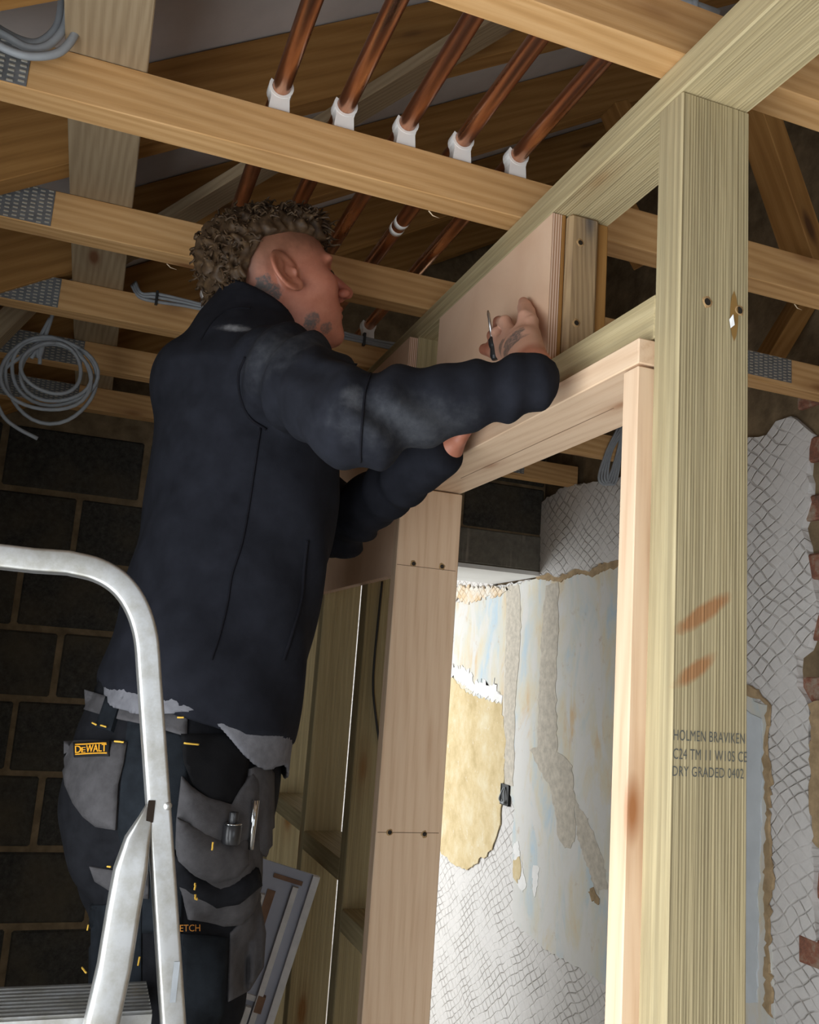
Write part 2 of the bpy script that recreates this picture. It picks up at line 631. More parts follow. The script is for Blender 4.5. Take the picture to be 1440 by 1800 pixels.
# wall behind the camera with an added, unseen hall window, there for its light
wf = empty('wall_front'); wf['kind'] = 'structure'
for xr, zr in (((XL, 0.2), (0, 3.0)), ((1.5, XW), (0, 3.0)), ((0.2, 1.5), (0, 0.75)), ((0.2, 1.5), (2.15, 3.0))):
    slab('wall_panel', xr, (YF - 0.12, YF), zr, M['shell_wall'], wf)
w2 = empty('added_hall_window'); w2['kind'] = 'structure'
for xr, zr in (((0.2, 0.25), (0.75, 2.15)), ((1.45, 1.5), (0.75, 2.15)), ((0.2, 1.5), (0.75, 0.80)), ((0.2, 1.5), (2.10, 2.15)), ((0.83, 0.87), (0.8, 2.1))):
    slab('window_frame', xr, (YF - 0.09, YF - 0.03), zr, M['frame_white'], w2)
# roof felt over the rafters (rises from the eaves on the left to the ridge on the right)
V = []
for x in (XL - 0.15, 2.75):
    for y in (YF - 0.2, 3.6):
        for dz in (0.0, 0.03):
            V.append(Vector((x, y, ZR + SL * x + dz)))
ce = link('ceiling', mesh_from('ceiling', V, box_data((0, 1), (0, 1), (0, 1))[1]), M['felt_grey'])
ce['kind'] = 'structure'

# back wall: dark concrete blocks in mortar, a lintel and an opening into the room beyond
wb = empty('wall_back', (0, YB, 0)); wb['kind'] = 'structure'
XO = 0.78         # the opening starts here, behind the partition
slab('mortar_bed', (XL, XO), (YB + 0.006, YB + 0.43), (0, 2.62), M['mortar'], wb)
slab('mortar_bed', (XO, XW), (YB + 0.006, YB + 0.43), (2.07, 3.6), M['mortar'], wb)
slab('mortar_bed', (XL, XO), (YB + 0.006, YB + 0.43), (2.62, 3.3), M['mortar'], wb)
beds = [1.022 - 0.225 * k for k in range(4, 0, -1)] + [1.022, 1.247, 1.475, 1.695, 1.915, 2.137, 2.36]
joint_px = {4: (65, 1430), 5: (20, 1295), 6: (100, 1170), 7: (30, 1045), 8: (134, 925), 9: (255, 830)}
block_mesh = {}
for i in range(len(beds) - 1):
    z0, z1 = beds[i] + 0.009, beds[i + 1] - 0.009
    jx = at(*joint_px[i], 'Y', YB).x if i in joint_px else -0.1 + 0.225 * (i % 2)
    k = math.floor((XL - jx) / 0.45)
    x = jx + 0.45 * k
    while x < XW:
        a, b = max(x + 0.009, XL), min(x + 0.441, XW - 0.002)
        if z0 < 2.05 and b > XO: b = min(b, XO)
        if z0 > 2.05:
            pass
        if b - a > 0.04 and not (a >= XO and z0 < 2.2):
            if a < XO < b and z0 > 2.05:
                b = XO
            key = (round(b - a, 3), round(z1 - z0, 3))
            if key not in block_mesh:
                block_mesh[key] = box_mesh('block', key[0], 0.10, key[1], 0.006)
            o = link('block', block_mesh[key], M['block_dark'], wb)
            o.location = ((a + b) / 2, 0.05 + random.uniform(-0.002, 0.002), (z0 + z1) / 2)
            o.scale = (random.uniform(0.985, 1.012), 1, random.uniform(0.975, 1.015))
            o.rotation_euler = (0, random.uniform(-0.006, 0.006), 0)
        x += 0.45
# course above the lintel on the hall side, seen through the doorway
for a, b, z0, z1 in ((XO + 0.01, 1.13, 2.215, 2.40), (1.145, 1.28, 2.215, 2.40), (1.31, 1.655, 2.215, 2.40), (0.86, 1.30, 2.41, 2.62), (1.31, 1.655, 2.41, 2.62)):
    o = link('block', box_mesh('block', b - a, 0.1, z1 - z0, 0.007), M['block_dark'], wb)
    o.location = ((a + b) / 2, 0.05, (z0 + z1) / 2)
o = link('lintel', box_mesh('lintel', XW - XO + 0.1, 0.11, 0.135, 0.004), M['lintel_concrete'], wb)
o.location = ((XO + XW) / 2 - 0.05, 0.05, 2.14)
slab('soffit_board', (XO, XW - 0.002), (YB - 0.002, YB + 0.435), (2.053, 2.069), M['white_board'], wb)

# the room beyond the opening
slab('wall_far', (XL, XW), (6.2, 6.3), (0, 2.6), M['far_wall'])
wfl = empty('wall_far_left'); wfl['kind'] = 'structure'
for yr, zr in (((YB + 0.4, 4.0), (0, 2.6)), ((5.4, 6.2), (0, 2.6)), ((4.0, 5.4), (0, 0.45)), ((4.0, 5.4), (2.05, 2.6))):
    slab('wall_panel', (XL - 0.12, XL), yr, zr, M['far_wall'], wfl)
slab('ceiling_far', (XL, XW), (YB + 0.43, 6.2), (2.35, 2.4), M['far_wall'])

# right wall: bricks behind, old render and plaster layers in front
wr = empty('wall_right', (XW, 0, 0)); wr['kind'] = 'structure'
slab('masonry', (XW + 0.02, XW + 0.25), (YF, 6.2), (0, 3.7), M['mortar'], wr)


def wall_poly(name, pts, x_front, x_back, mat, parent, jit=0.006, step=0.02, seed=1):
    """a plaster layer of its own thickness with a broken edge; pts are (y, z) on the wall"""
    r = random.Random(seed)
    out = []
    n = len(pts)
    for i in range(n):
        a, b = pts[i], pts[(i + 1) % n]
        L = math.hypot(b[0] - a[0], b[1] - a[1])
        k = max(1, int(L / step))
        for j in range(k):
            t_ = j / k
            out.append((a[0] + (b[0] - a[0]) * t_ + r.uniform(-jit, jit), a[1] + (b[1] - a[1]) * t_ + r.uniform(-jit, jit)))
    bm = bmesh.new()
    f0 = [bm.verts.new((x_front - XW, y, z)) for y, z in out]
    f1 = [bm.verts.new((x_back - XW, y + r.uniform(-jit, jit) * 0.6, z + r.uniform(-jit, jit) * 0.6)) for y, z in out]
    edges = [bm.edges.new((f0[i], f0[(i + 1) % len(f0)])) for i in range(len(f0))]
    bmesh.ops.triangle_fill(bm, use_beauty=True, use_dissolve=False, edges=edges)
    for i in range(len(f0)):
        j = (i + 1) % len(f0)
        bm.faces.new((f0[i], f0[j], f1[j], f1[i]))
    bmesh.ops.recalc_face_normals(bm, faces=list(bm.faces))
    me = bpy.data.meshes.new(name)
    bm.to_mesh(me)
    bm.free()
    return link(name, me, mat, parent)


def wp(pxs):
    return [(lambda q: (q.y, q.z))(at(x, y, 'X', XW)) for x, y in pxs]


# scored render coat over most of the wall
right_edge = wp([(1425, 765), (1418, 830), (1424, 880), (1408, 925), (1414, 960), (1428, 1010), (1434, 1080), (1428, 1120), (1402, 1152), (1404, 1205), (1424, 1245), (1421, 1320), (1424, 1400), (1430, 1470), (1428, 1560), (1438, 1650)])
top = wp([(958, 882), (978, 868), (1003, 852), (1040, 850), (1085, 842)])
top2 = wp([(1318, 768), (1345, 763), (1362, 741), (1390, 733), (1412, 746)])
outer = [(6.19, 0.0), (6.19, 2.35), (3.57, 2.35), (3.57, 2.046), (3.135, 2.046)] + top + top2 + right_edge + [(1.66, 0.6), (1.66, 0.0)]
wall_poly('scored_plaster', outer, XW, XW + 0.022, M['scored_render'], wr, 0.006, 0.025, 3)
# thicker scored coat high up, hanging over the skim with a ragged lower edge
hi = wp([(956, 884), (978, 870), (1003, 854), (1040, 851), (1085, 843), (1160, 815), (1230, 800), (1290, 775)]) + wp([(1290, 1200), (1240, 1010), (1160, 985), (1120, 980), (1085, 988), (1060, 992), (1040, 1003), (1018, 998), (1000, 1008), (985, 1014), (968, 1008), (956, 1012)])
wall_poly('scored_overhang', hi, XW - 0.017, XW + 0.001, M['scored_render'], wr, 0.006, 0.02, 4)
# painted skim coat
sk = wp([(800, 1062), (830, 1052), (862, 1040), (905, 1028), (955, 1016), (985, 1018), (1030, 1006), (1085, 992), (1160, 990), (1240, 1015), (1325, 1232), (1352, 1242), (1349, 1320), (1356, 1400), (1350, 1500), (1354, 1640), (1362, 1760), (1372, 1900)]) + wp([(1200, 1900), (1120, 1770), (1066, 1735), (1040, 1712), (985, 1682), (960, 1668), (938, 1648), (912, 1628), (903, 1610), (904, 1560), (902, 1480), (906, 1420), (893, 1380), (880, 1300), (800, 1290)])
wall_poly('painted_plaster', sk, XW - 0.005, XW + 0.002, M['painted_skim'], wr, 0.005, 0.02, 5)
oc = wp([(700, 1185), (795, 1190), (812, 1208), (830, 1222), (862, 1230), (884, 1236), (891, 1300), (886, 1400), (879, 1460), (868, 1492), (845, 1512), (822, 1528), (800, 1520), (782, 1504), (768, 1490), (700, 1470)])
wall_poly('ochre_patch', oc, XW - 0.0066, XW - 0.002, M['ochre_plaster'], wr, 0.008, 0.02, 6)
wall_poly('flaking_paint', wp([(796, 1172), (815, 1174), (828, 1180), (836, 1200), (850, 1196), (862, 1206), (872, 1194), (884, 1222), (884, 1234), (858, 1228), (838, 1222), (822, 1208), (804, 1194), (796, 1188)]), XW - 0.0076, XW - 0.003, M['white_skim'], wr, 0.014, 0.010, 8)
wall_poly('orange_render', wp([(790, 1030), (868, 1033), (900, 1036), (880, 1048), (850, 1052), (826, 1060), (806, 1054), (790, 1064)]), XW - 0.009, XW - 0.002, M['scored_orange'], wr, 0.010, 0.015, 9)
wall_poly('filler_strip', wp([(893, 1030), (916, 1028), (918, 1100), (914, 1170), (908, 1240), (906, 1330), (904, 1382), (890, 1382), (888, 1300), (890, 1200), (892, 1100)]), XW - 0.0064, XW - 0.003, M['filler_band'], wr, 0.006, 0.02, 10)
wall_poly('filler_strip', wp([(962, 1030), (984, 1024), (984, 1100), (980, 1200), (982, 1320), (1008, 1345), (1012, 1400), (1014, 1480), (1000, 1492), (985, 1480), (976, 1420), (968, 1380), (950, 1350), (935, 1320), (946, 1310), (952, 1180), (956, 1090)]), XW - 0.0062, XW - 0.003, M['filler_band'], wr, 0.007, 0.02, 11)
wall_poly('bare_plaster', wp([(906, 1512), (916, 1506), (919, 1536), (912, 1552), (904, 1536)]), XW - 0.008, XW - 0.002, M['ochre_plaster'], wr, 0.006, 0.01, 12)
wall_poly('bare_plaster', wp([(1010, 1400), (1030, 1430), (1060, 1500), (1070, 1560), (1050, 1570), (1036, 1530), (1016, 1470)]), XW - 0.0058, XW - 0.002, M['filler_band'], wr, 0.009, 0.012, 13)
wall_poly('bare_plaster', wp([(1045, 1560), (1056, 1580), (1056, 1590), (1044, 1582), (1036, 1566)]), XW - 0.0075, XW - 0.002, M['old_mud_plaster'], wr, 0.006, 0.01, 14)
wall_poly('white_flake', wp([(905, 1478), (914, 1482), (922, 1530), (928, 1560), (918, 1566), (908, 1540)]), XW - 0.0063, XW - 0.003, M['white_skim'], wr, 0.007, 0.01, 15)
wall_poly('white_flake', wp([(940, 1520), (950, 1524), (948, 1550), (942, 1580), (938, 1550)]), XW - 0.0061, XW - 0.003, M['white_skim'], wr, 0.006, 0.01, 16)
# broken crack line below the overhang and chase beside the post
wall_poly('mud_plaster', wp([(945, 1013), (968, 1005), (990, 1012), (1018, 996), (1040, 1001), (1062, 990), (1090, 984), (1090, 996), (1066, 1003), (1044, 1014), (1020, 1008), (990, 1022), (966, 1020), (948, 1020)]), XW - 0.0092, XW - 0.003, M['old_mud_plaster'], wr, 0.005, 0.01, 17)
wall_poly('mud_plaster', wp([(1300, 1218), (1330, 1226), (1356, 1240), (1352, 1252), (1346, 1340), (1352, 1440), (1347, 1560), (1352, 1650), (1348, 1770), (1362, 1790), (1356, 1640), (1362, 1540), (1354, 1440), (1360, 1380), (1352, 1300), (1362, 1244), (1345, 1222), (1318, 1206)]), XW - 0.010, XW - 0.003, M['old_mud_plaster'], wr, 0.006, 0.012, 18)
wall_poly('smooth_strip', wp([(1296, 1240), (1342, 1262), (1344, 1400), (1338, 1560), (1334, 1760), (1280, 1760)]), XW - 0.009, XW - 0.003, M['blue_grey_skim'], wr, 0.004, 0.02, 19)
wall_poly('mud_plaster', wp([(1424, 1240), (1445, 1232), (1445, 1500), (1432, 1480), (1424, 1400)]), XW - 0.002, XW + 0.01, M['old_mud_plaster'], wr, 0.006, 0.015, 20)
# exposed brick at the broken end of the render
bm_ = box_mesh('brick', 0.10, 0.215, 0.064, 0.005)
for i in range(22):
    z = 0.85 + 0.0745 * i
    y = 1.73 - 0.215 / 2 + (0.05 if i % 2 else -0.06)
    for k in (0, 1):
        o = link('brick', bm_, M['old_brick'], wr)
        o.location = (0.062 + random.uniform(-0.012, 0.006), y - 0.226 * k, z)
        o.rotation_euler = (0, 0, random.uniform(-0.03, 0.03))

# metal socket box with cable tails
sb = empty('socket_box', at(888, 1397, 'X', XW - 0.008))
setp(sb, 'small open metal socket box with curled cable tails on the plaster wall', 'socket box')
c0 = sb.location
dy, dz, th = 0.036, 0.040, 0.003
items = [box_data((-0.004, 0.02), (-dy, dy), (dz - th, dz)), box_data((-0.004, 0.02), (-dy, dy), (-dz, -dz + th)), box_data((-0.004, 0.02), (-dy, -dy + th), (-dz, dz)), box_data((-0.004, 0.02), (dy - th, dy), (-dz, dz)), box_data((-0.001, 0.002), (-dy, dy), (-dz, dz))]
link('box_body', mesh_from('box_body', *join_data(items)), M['cable_dark'], sb)
for s in (-1, 1):
    pts = [Vector((-0.003, s * 0.004, 0.03)), Vector((-0.012, s * 0.012, 0.005)), Vector((-0.014, s * 0.022, -0.02)), Vector((-0.010, s * 0.004, -0.032)), Vector((-0.008, -s * 0.012, -0.02))]
    V, Fc = tube_data(spline(pts, 5), 0.003, 6)
    link('cable_tail', mesh_from('cable_tail', V, Fc, True), M['cable_grey'], sb)

# ------------------------------------------------------------------ roof timbers
def ordn(i):
    return ['nearest', 'second', 'third', 'fourth', 'fifth', 'sixth', 'seventh'][i]


rafter_far = [0.20, 0.67, 1.14, 1.61, 2.08, 2.55, 3.02]
dvert = 0.1676
perp = dvert * math.cos(math.atan(SL))
rl = ['first rafter above the lens, wholly out of the picture', 'rafter just above the top edge of the picture', 'dark rafter crossing the upper corner above the binder board', 'dark brown rafter above the joist with the five white clips',
      'dark brown rafter over the head of the man', 'brown rafter between the third and fourth joists', 'brown rafter close to the dark block wall', 'brown rafter against the block wall']
for i, yf in enumerate(rafter_far):
    if i == 0:
        continue
    zc = ZR - 0.004 - dvert / 2
    x0, x1 = XL + 0.01, 2.6
    o = timber('rafter', (x0, yf - 0.025, zc + SL * x0), (x1, yf - 0.025, zc + SL * x1), (0, 0, 1), perp, 0.050, M['rafter_wood'])
    setp(o, rl[i], 'rafter', 'roof rafters')

plate_mesh = None


def nail_plate(parent, x0, x1, y, z0, z1, rows, mat2):
    """galvanised punched plate pressed on the joist face that looks towards -Y"""
    V, Fc = box_data((x0, x1), (y - 0.0016, y), (z0, z1))
    o = link('nail_plate', mesh_from('nail_plate', to_local(V, parent), Fc), M['galv'], parent)
    items = []
    nx = max(2, int((x1 - x0) / 0.0135))
    for i in range(nx):
        for k in range(rows):
            xc = x0 + (i + 0.5) * (x1 - x0) / nx
            zc = z0 + (k + 0.5) * (z1 - z0) / rows + (0.0015 if i % 2 else -0.0015)
            items.append(box_data((xc - 0.004, xc + 0.004), (y - 0.0030, y - 0.0016), (zc - 0.0011, zc + 0.0011)))
    V, Fc = join_data(items)
    V = to_local(V, parent)
    te = link('punched_teeth', mesh_from('punched_teeth', V, Fc), M['galv_light'], o)
    return o


joist_near = [0.37, 0.791, 1.217, 1.634, 2.041, 2.441, 2.870]
jl = ['joist overhead nearer than the picture shows', 'ceiling joist crossing the top edge beside the heavy plate', 'pale ceiling joist with five white pipe clips on it', 'ceiling joist behind the head of the man with a punched plate',
      'ceiling joist carrying the grey cables behind the shoulder of the man', 'ceiling joist behind the hanging cable coil', 'ceiling joist lying just in front of the dark block wall']
joists = []
plates_left = {2: [(-0.42, at(48, 140, 'Y', 1.217).x)], 3: [(-0.42, at(93, 370, 'Y', 1.634).x)], 4: [(-0.44, at(106, 510, 'Y', 2.041).x)], 5: [(-0.30, at(150, 600, 'Y', 2.441).x)], 6: [(-0.36, at(140, 680, 'Y', 2.87).x)]}
plates_right = {3: (at(1290, 640, 'Y', 1.634).x, at(1391, 660, 'Y', 1.634).x), 4: (1.28, 1.40), 5: (1.14, at(960, 840, 'Y', 2.441).x), 6: (1.10, at(920, 850, 'Y', 2.87).x)}
for i, y0 in enumerate(joist_near):
    o = tb('ceiling_joist', (XL + 0.01, XW - 0.002), (y0, y0 + 0.049), (ZJ0, ZJ1), M['joist_wood'])
    setp(o, jl[i], 'joist', 'ceiling joists')
    joists.append(o)
    for (a, b) in plates_left.get(i, []):
        nail_plate(o, a, b, y0, ZJ0 + 0.002, ZJ1 - 0.002, 9, None)
    if i in plates_right:
        a, b = plates_right[i]
        nail_plate(o, a, b, y0, ZJ0 + 0.012, ZJ1 - 0.002, 8, None)
    # a few splinters on the sawn arris
    for k in range(2):
        p = Vector((random.uniform(-0.3, 1.4), y0 + 0.049, ZJ0))
        tube('splinter', [p, p + Vector((0.008, 0.001, -0.006)), p + Vector((0.02, 0.002, -0.007))], [0.0012, 0.0009, 0.0003], M['splinter'], o, 4)

# weathered binder board laid on the joists, and the diagonal brace under the rafters
o = timber('binder_board', (-0.074, 0.2, ZJ1 + 0.0075), (-0.068, 3.05, ZJ1 + 0.0075), (1, 0, 0), 0.110, 0.014, M['old_wood'])
setp(o, 'weathered grey board lying across the joists near the eaves', 'board')


def on_plane(px, py, z0, slope):
    d = ray(px, py)
    tt = (z0 - CAM.z) / (d.z - slope * d.x)
    return CAM + d * tt


zb = ZR - 0.004 - dvert - 0.012
a, b = on_plane(330, 372, zb, SL), on_plane(850, 55, zb, SL)
e = (b - a) * 0.35
o = timber('roof_brace', a - e, b + e, (b - a).cross(Vector((-SL, 0, 1))), 0.095, 0.022, M['old_wood'])
setp(o, 'weathered grey board running diagonally under the rafters behind the pipes', 'board')
# struts in the dark roof space on the right
for (pa, pb, Y, lab) in (((1296, 100), (1423, 470), 1.30, 'pale roof strut leaning beside the top of the big post'), ((1428, 505), (1340, 650), 1.75, 'roof strut rising from the joist with the far punched plate'),
                         ((1140, 460), (1052, 300), 1.75, 'roof strut seen between the packing stud and the big post'), ((1080, 190), (1125, 300), 1.82, 'short roof strut under the rafter behind the fifth pipe'),
                         ((60, 520), (-60, 640), 2.3, 'weathered strut behind the hanging cable coil')):
    o = timber('roof_strut', at(*pa, 'Y', Y), at(*pb, 'Y', Y), (0, 1, 0), 0.07, 0.045, M['rafter_wood' if pa[0] != 60 else 'old_wood'])
    setp(o, lab, 'strut')

# ------------------------------------------------------------------ copper pipes and clips
ZPIPE = ZJ1 + 0.040
px_x = [0.178, 0.279, 0.380, 0.476, 0.575]
pname = ['first', 'second', 'third', 'fourth', 'fifth']
clip_proto = None


def clip_mesh():
    """hinged-ring clip: a block foot and an open saddle"""
    n = 14
    items = []
    r0, r1, hw = 0.0142, 0.0188, 0.011
    V, Fc = [], []
    a0, a1 = math.radians(150), math.radians(390)
    for i in range(n + 1):
        a = a0 + (a1 - a0) * i / n
        for r in (r0, r1):
            for y in (-hw, hw):
                V.append(Vector((r * math.cos(a), y, r * math.sin(a))))
    for i in range(n):
        b_ = i * 4
        Fc += [(b_, b_ + 1, b_ + 5, b_ + 4), (b_ + 2, b_ + 6, b_ + 7, b_ + 3), (b_, b_ + 4, b_ + 6, b_ + 2), (b_ + 1, b_ + 3, b_ + 7, b_ + 5)]
    Fc += [(0, 2, 3, 1), (n * 4, n * 4 + 1, n * 4 + 3, n * 4 + 2)]
    items.append((V, Fc))
    ft = [(-0.016, -0.040), (0.016, -0.040), (0.014, -0.018), (0.017, -0.004), (0.0135, -0.008), (0.0, -0.0152), (-0.0135, -0.008), (-0.017, -0.004), (-0.014, -0.018)]
    V = [Vector((x, y, z)) for y in (-hw * 0.95, hw * 0.95) for x, z in ft]
    m = len(ft)
    Fc = [tuple(range(m)), tuple(range(2 * m - 1, m - 1, -1))] + [(i, i + m, (i + 1) % m + m, (i + 1) % m) for i in range(m)]
    items.append((V, Fc))
    return mesh_from('pipe_clip', *join_data(items))


cm = clip_mesh()
for i, x in enumerate(px_x):
    pts = [(x - 0.004, -0.25 + 0.13 * k, ZPIPE) for k in range(20)]
    V, Fc = tube_data(pts, 0.0140, 16)
    o = link('copper_pipe', mesh_from('copper_pipe', V, Fc, True), M['copper'])
    setp(o, '%s copper pipe counted from the binder board' % pname[i], 'pipe', 'copper pipes over the joists')
    for k, jy in ((2, 1.231), (4, 2.056)):
        c_ = link('pipe_clip', cm, M['white_plastic'])
        c_.location = (x - 0.004, jy - (0.0 if k == 2 else 0.004), ZPIPE)
        setp(c_, ('white pipe clip on the pale joist holding the %s pipe' if k == 2 else 'white pipe clip on the joist beyond the man holding the %s pipe') % pname[i], 'pipe clip', 'white pipe clips')
    if i == 3:
        y0 = at(712, 388, 'Z', ZPIPE).y
        for d_ in (0, 0.028):
            V, Fc = tube_data([(x - 0.004, y0 + d_, ZPIPE), (x - 0.004, y0 + d_ + 0.014, ZPIPE)], 0.0146, 16)
            link('tape_band', mesh_from('tape_band', V, Fc, True), M['white_plastic'], o)

# ------------------------------------------------------------------ stud partition
fr = empty('stud_frame', (0.6265, 0.8, 0))
setp(fr, 'greenish treated timber stud frame with big post, top plate and doorway', 'stud frame')
YP0, YP1 = 0.7935, 0.8395


def fpart(name, xr, yr, zr, mat='treated_wood', bev=0.002):
    return tb(name, xr, yr, zr, M[mat], fr, bev)


# the big post gets knots, resin streak of its own
t = t_post
tc = t.n('ShaderNodeTexCoord')
vo = tc.outputs['Object']
post = fpart('post', (XP, XQ), (YP0, YP1), (0.0, 2.3287), 'post_wood')
postm = pw(post).inverted()
def post_local(px, py):
    return postm @ at(px, py, 'Y', YP0)
cc = c_post
for (p0, p1, wd) in (((1180, 1118), (1292, 1040), 0.011), ((1182, 1208), (1262, 1150), 0.010)):
    a, b = post_local(*p0), post_local(*p1)
    mid, d = (a + b) / 2, (b - a)
    mp = t.n('ShaderNodeMapping', vector_type='TEXTURE')
    ang = math.atan2(d.y, d.x)
    mp.inputs['Location'].default_value = mid
    mp.inputs['Rotation'].default_value = (0, 0, ang)
    mp.inputs['Scale'].default_value = (d.length / 2, wd, 0.03)
    t.l(vo, mp.inputs['Vector'])
    ln = t.n('ShaderNodeVectorMath', operation='LENGTH')
    t.l(mp.outputs[0], ln.inputs[0])
    v_ = t.math('ADD', ln.outputs['Value'], t.math('MULTIPLY', t.math('SUBTRACT', t.noise(vo, 90, 3), 0.5), 0.5))
    k = t.ramp(v_, [(0.55, (0.9, 0.9, 0.9)), (1.0, (0, 0, 0))])
    cc = t.mix(k, cc, (0.36, 0.17, 0.07))
t.col(cc)

plate = timber('top_plate', (0.6245, 0.20, 2.352), (0.6285, 3.10, 2.3475), (1, 0, 0), 0.097, 0.045, M['treated_wood'], fr, 0.002)
# transom over the door, jamb stud, studs and noggins beyond the doorway
fpart('transom', (XP, XQ), (YP1, 1.675), (2.037, 2.092))
fpart('stud', (XP, XQ), (1.675, 1.72), (0, 2.3287))
fpart('stud', (XP, XQ), (1.90, 1.945), (0, 2.3287))
fpart('stud', (XP, XQ), (2.275, 2.32), (0, 2.3287))
fpart('stud', (XP, XQ), (2.68, 2.725), (0, 2.3287))
fpart('stud', (XP, XQ), (3.07, 3.115), (0, 2.3287))
fpart('noggin', (XP, XQ), (1.945, 2.275), (1.19, 1.235))
fpart('noggin', (XP, XQ), (2.32, 2.68), (1.225, 1.27))
fpart('noggin', (XP, XQ), (2.725, 3.07), (1.19, 1.235))
fpart('noggin', (XP, XQ), (1.72, 1.90), (1.10, 1.145))
fpart('sole_plate', (XP, XQ), (1.675, 3.11), (0, 0.045))
# packing stud with a big grey knot, between plate and transom
pk = fpart('packing_stud', (0.602, 0.652), (1.092, 1.142), (2.092, 2.3285), 'pallet_wood', 0.005)
fpart('packing_strip', (0.652, 0.674), (1.103, 1.16), (2.092, 2.3287), 'rafter_wood')
fpart('packing_strip', (0.594, 0.6015), (1.104, 1.16), (2.092, 2.3287), 'rafter_wood')
fpart('stud', (XP + 0.019, XQ), (1.56, 1.605), (2.092, 2.3287), 'treated_wood')


def screw(parent, p, nrm, r=0.0042, name='screw_hole'):
    """countersunk screw: a torn rim with a dark head in it"""
    p, nrm = Vector(p), Vector(nrm).normalized()
    V, Fc = tube_data([p - nrm * 0.004, p + nrm * 0.0006], [r * 0.8, r], 10)
    iv = pw(parent).inverted()
    o = link(name, mesh_from(name, [iv @ v for v in V], Fc, False), M['screw_dark'], parent)
    u = nrm.orthogonal().normalized()
    wv_ = nrm.cross(u)
    V, Fc = [], []
    k = 12
    for i in range(k):
        a = 2 * math.pi * i / k
        d = u * math.cos(a) + wv_ * math.sin(a)
        rr = r * random.uniform(1.25, 1.8)
        V += [p + d * r * 0.95 + nrm * 0.0013, p + d * rr + nrm * 0.0001]
    for i in range(k):
        j = (i + 1) % k
        Fc.append((2 * i, 2 * i + 1, 2 * j + 1, 2 * j))
    link('torn_rim', mesh_from('torn_rim', [iv @ v for v in V], Fc), M['torn_wood'], o)
    return o


for p in ((1243, 531), (1299, 546)):
    screw(post, at(*p, 'Y', YP0), (0, -1, 0), 0.0046)
for p in ((1020, 427), (1013, 568)):
    screw(pk, at(*p, 'Y', 1.092), (0, -1, 0), 0.0042)
# resin streak and torn chip on the post
q0, q1 = at(1290, 512, 'Y', YP0), at(1290, 600, 'Y', YP0)
V, Fc = [], []
for i in range(9):
    f = i / 8
    p = q0.lerp(q1, f)
    hw = 0.0055 * math.sin(math.pi * f) ** 0.6 + 0.0002
    V += [to_local([p + Vector((-hw, -0.0007, 0))], post)[0], to_local([p + Vector((hw, -0.0007, 0))], post)[0]]
Fc = [(2 * i, 2 * i + 1, 2 * i + 3, 2 * i + 2) for i in range(8)]
link('resin_streak', mesh_from('resin_streak', V, Fc), M['resin'], post)
p = at(1285, 566, 'Y', YP0)
V = [p + Vector(v) for v in ((-0.0030, -0.001, 0.002), (0, -0.004, 0.008), (0.0035, -0.001, 0.003), (0.003, -0.003, -0.004), (-0.001, -0.001, -0.008))]
link('torn_chip', mesh_from('torn_chip', to_local(V, post), [(0, 1, 2, 3, 4)]), M['white_board'], post)


def text_mesh(s, size, bold=False, spacing=1.0, shear=0.0, offset=0.0):
    cu = bpy.data.curves.new('text', 'FONT')
    cu.body = s
    cu.size = size
    cu.space_character = spacing
    cu.shear = shear
    cu.offset = offset
    cu.resolution_u = 3
    o = bpy.data.objects.new('text', cu)
    C.objects.link(o)
    bpy.context.view_layer.update()
    me = bpy.data.meshes.new_from_object(o.evaluated_get(bpy.context.evaluated_depsgraph_get()))
    bpy.data.objects.remove(o)
    return me


def fit_text(me, x0, x1, h):
    """scale a text mesh to width x0..x1 and capital height h"""
    co_ = np.array([v.co[:] for v in me.vertices])
    a, b = co_.min(0), co_.max(0)
    for v in me.vertices:
        v.co.x = x0 + (v.co.x - a[0]) / (b[0] - a[0]) * (x1 - x0)
        v.co.y = (v.co.y - a[1]) / (b[1] - a[1]) * h
    return me


# grade stamp printed on the post
for s, ya, yb, xa, xb in (('HOLMEN BRAVIKEN', 1301, 1282, 1184, 1309), ('C24 TM 11 W10S CE', 1334, 1315, 1183, 1313), ('DRY GRADED 0402', 1364, 1346, 1182, 1307)):
    a, b, c_ = at(xa, ya, 'Y', YP0), at(xb, ya + 4, 'Y', YP0), at(xa, yb, 'Y', YP0)
    me = fit_text(text_mesh(s, 0.02, spacing=1.05), 0, b.x - a.x, c_.z - a.z)
    m = Matrix.Translation((a.x, YP0 - 0.0004, a.z)) @ Matrix.Rotation(math.pi / 2, 4, 'X')
    me.transform(pw(post).inverted() @ m)
    link('stamp_print', me, M['print_ink'], post)

# ------------------------------------------------------------------ plywood sheets
def ply(name, xr, yr, zr, label):
    V, Fc = box_data(xr, yr, zr)
    me = mesh_from(name, V, Fc)
    me.materials.append(M['plywood_face'])
    me.materials.append(M['plywood_edge'])
    for p in me.polygons:
        if abs(p.normal.x) < 0.5:
            p.material_index = 1
    o = bpy.data.objects.new(name, me)
    C.objects.link(o)
    return setp(o, label, 'plywood')


ply('plywood_panel', (XP, XP + 0.0155), (1.104, 1.559), (2.0925, 2.3265), 'pink plywood panel set in over the doorway under the hand')
ply('plywood_panel', (XP - 0.019, XP - 0.001), (1.677, 2.245), (1.825, 2.325), 'plywood sheet fixed on the studs beside the door jamb')
ply('plywood_panel', (XP - 0.019, XP - 0.001), (2.255, 3.05), (1.825, 2.325), 'plywood sheet on the studs furthest from the doorway')

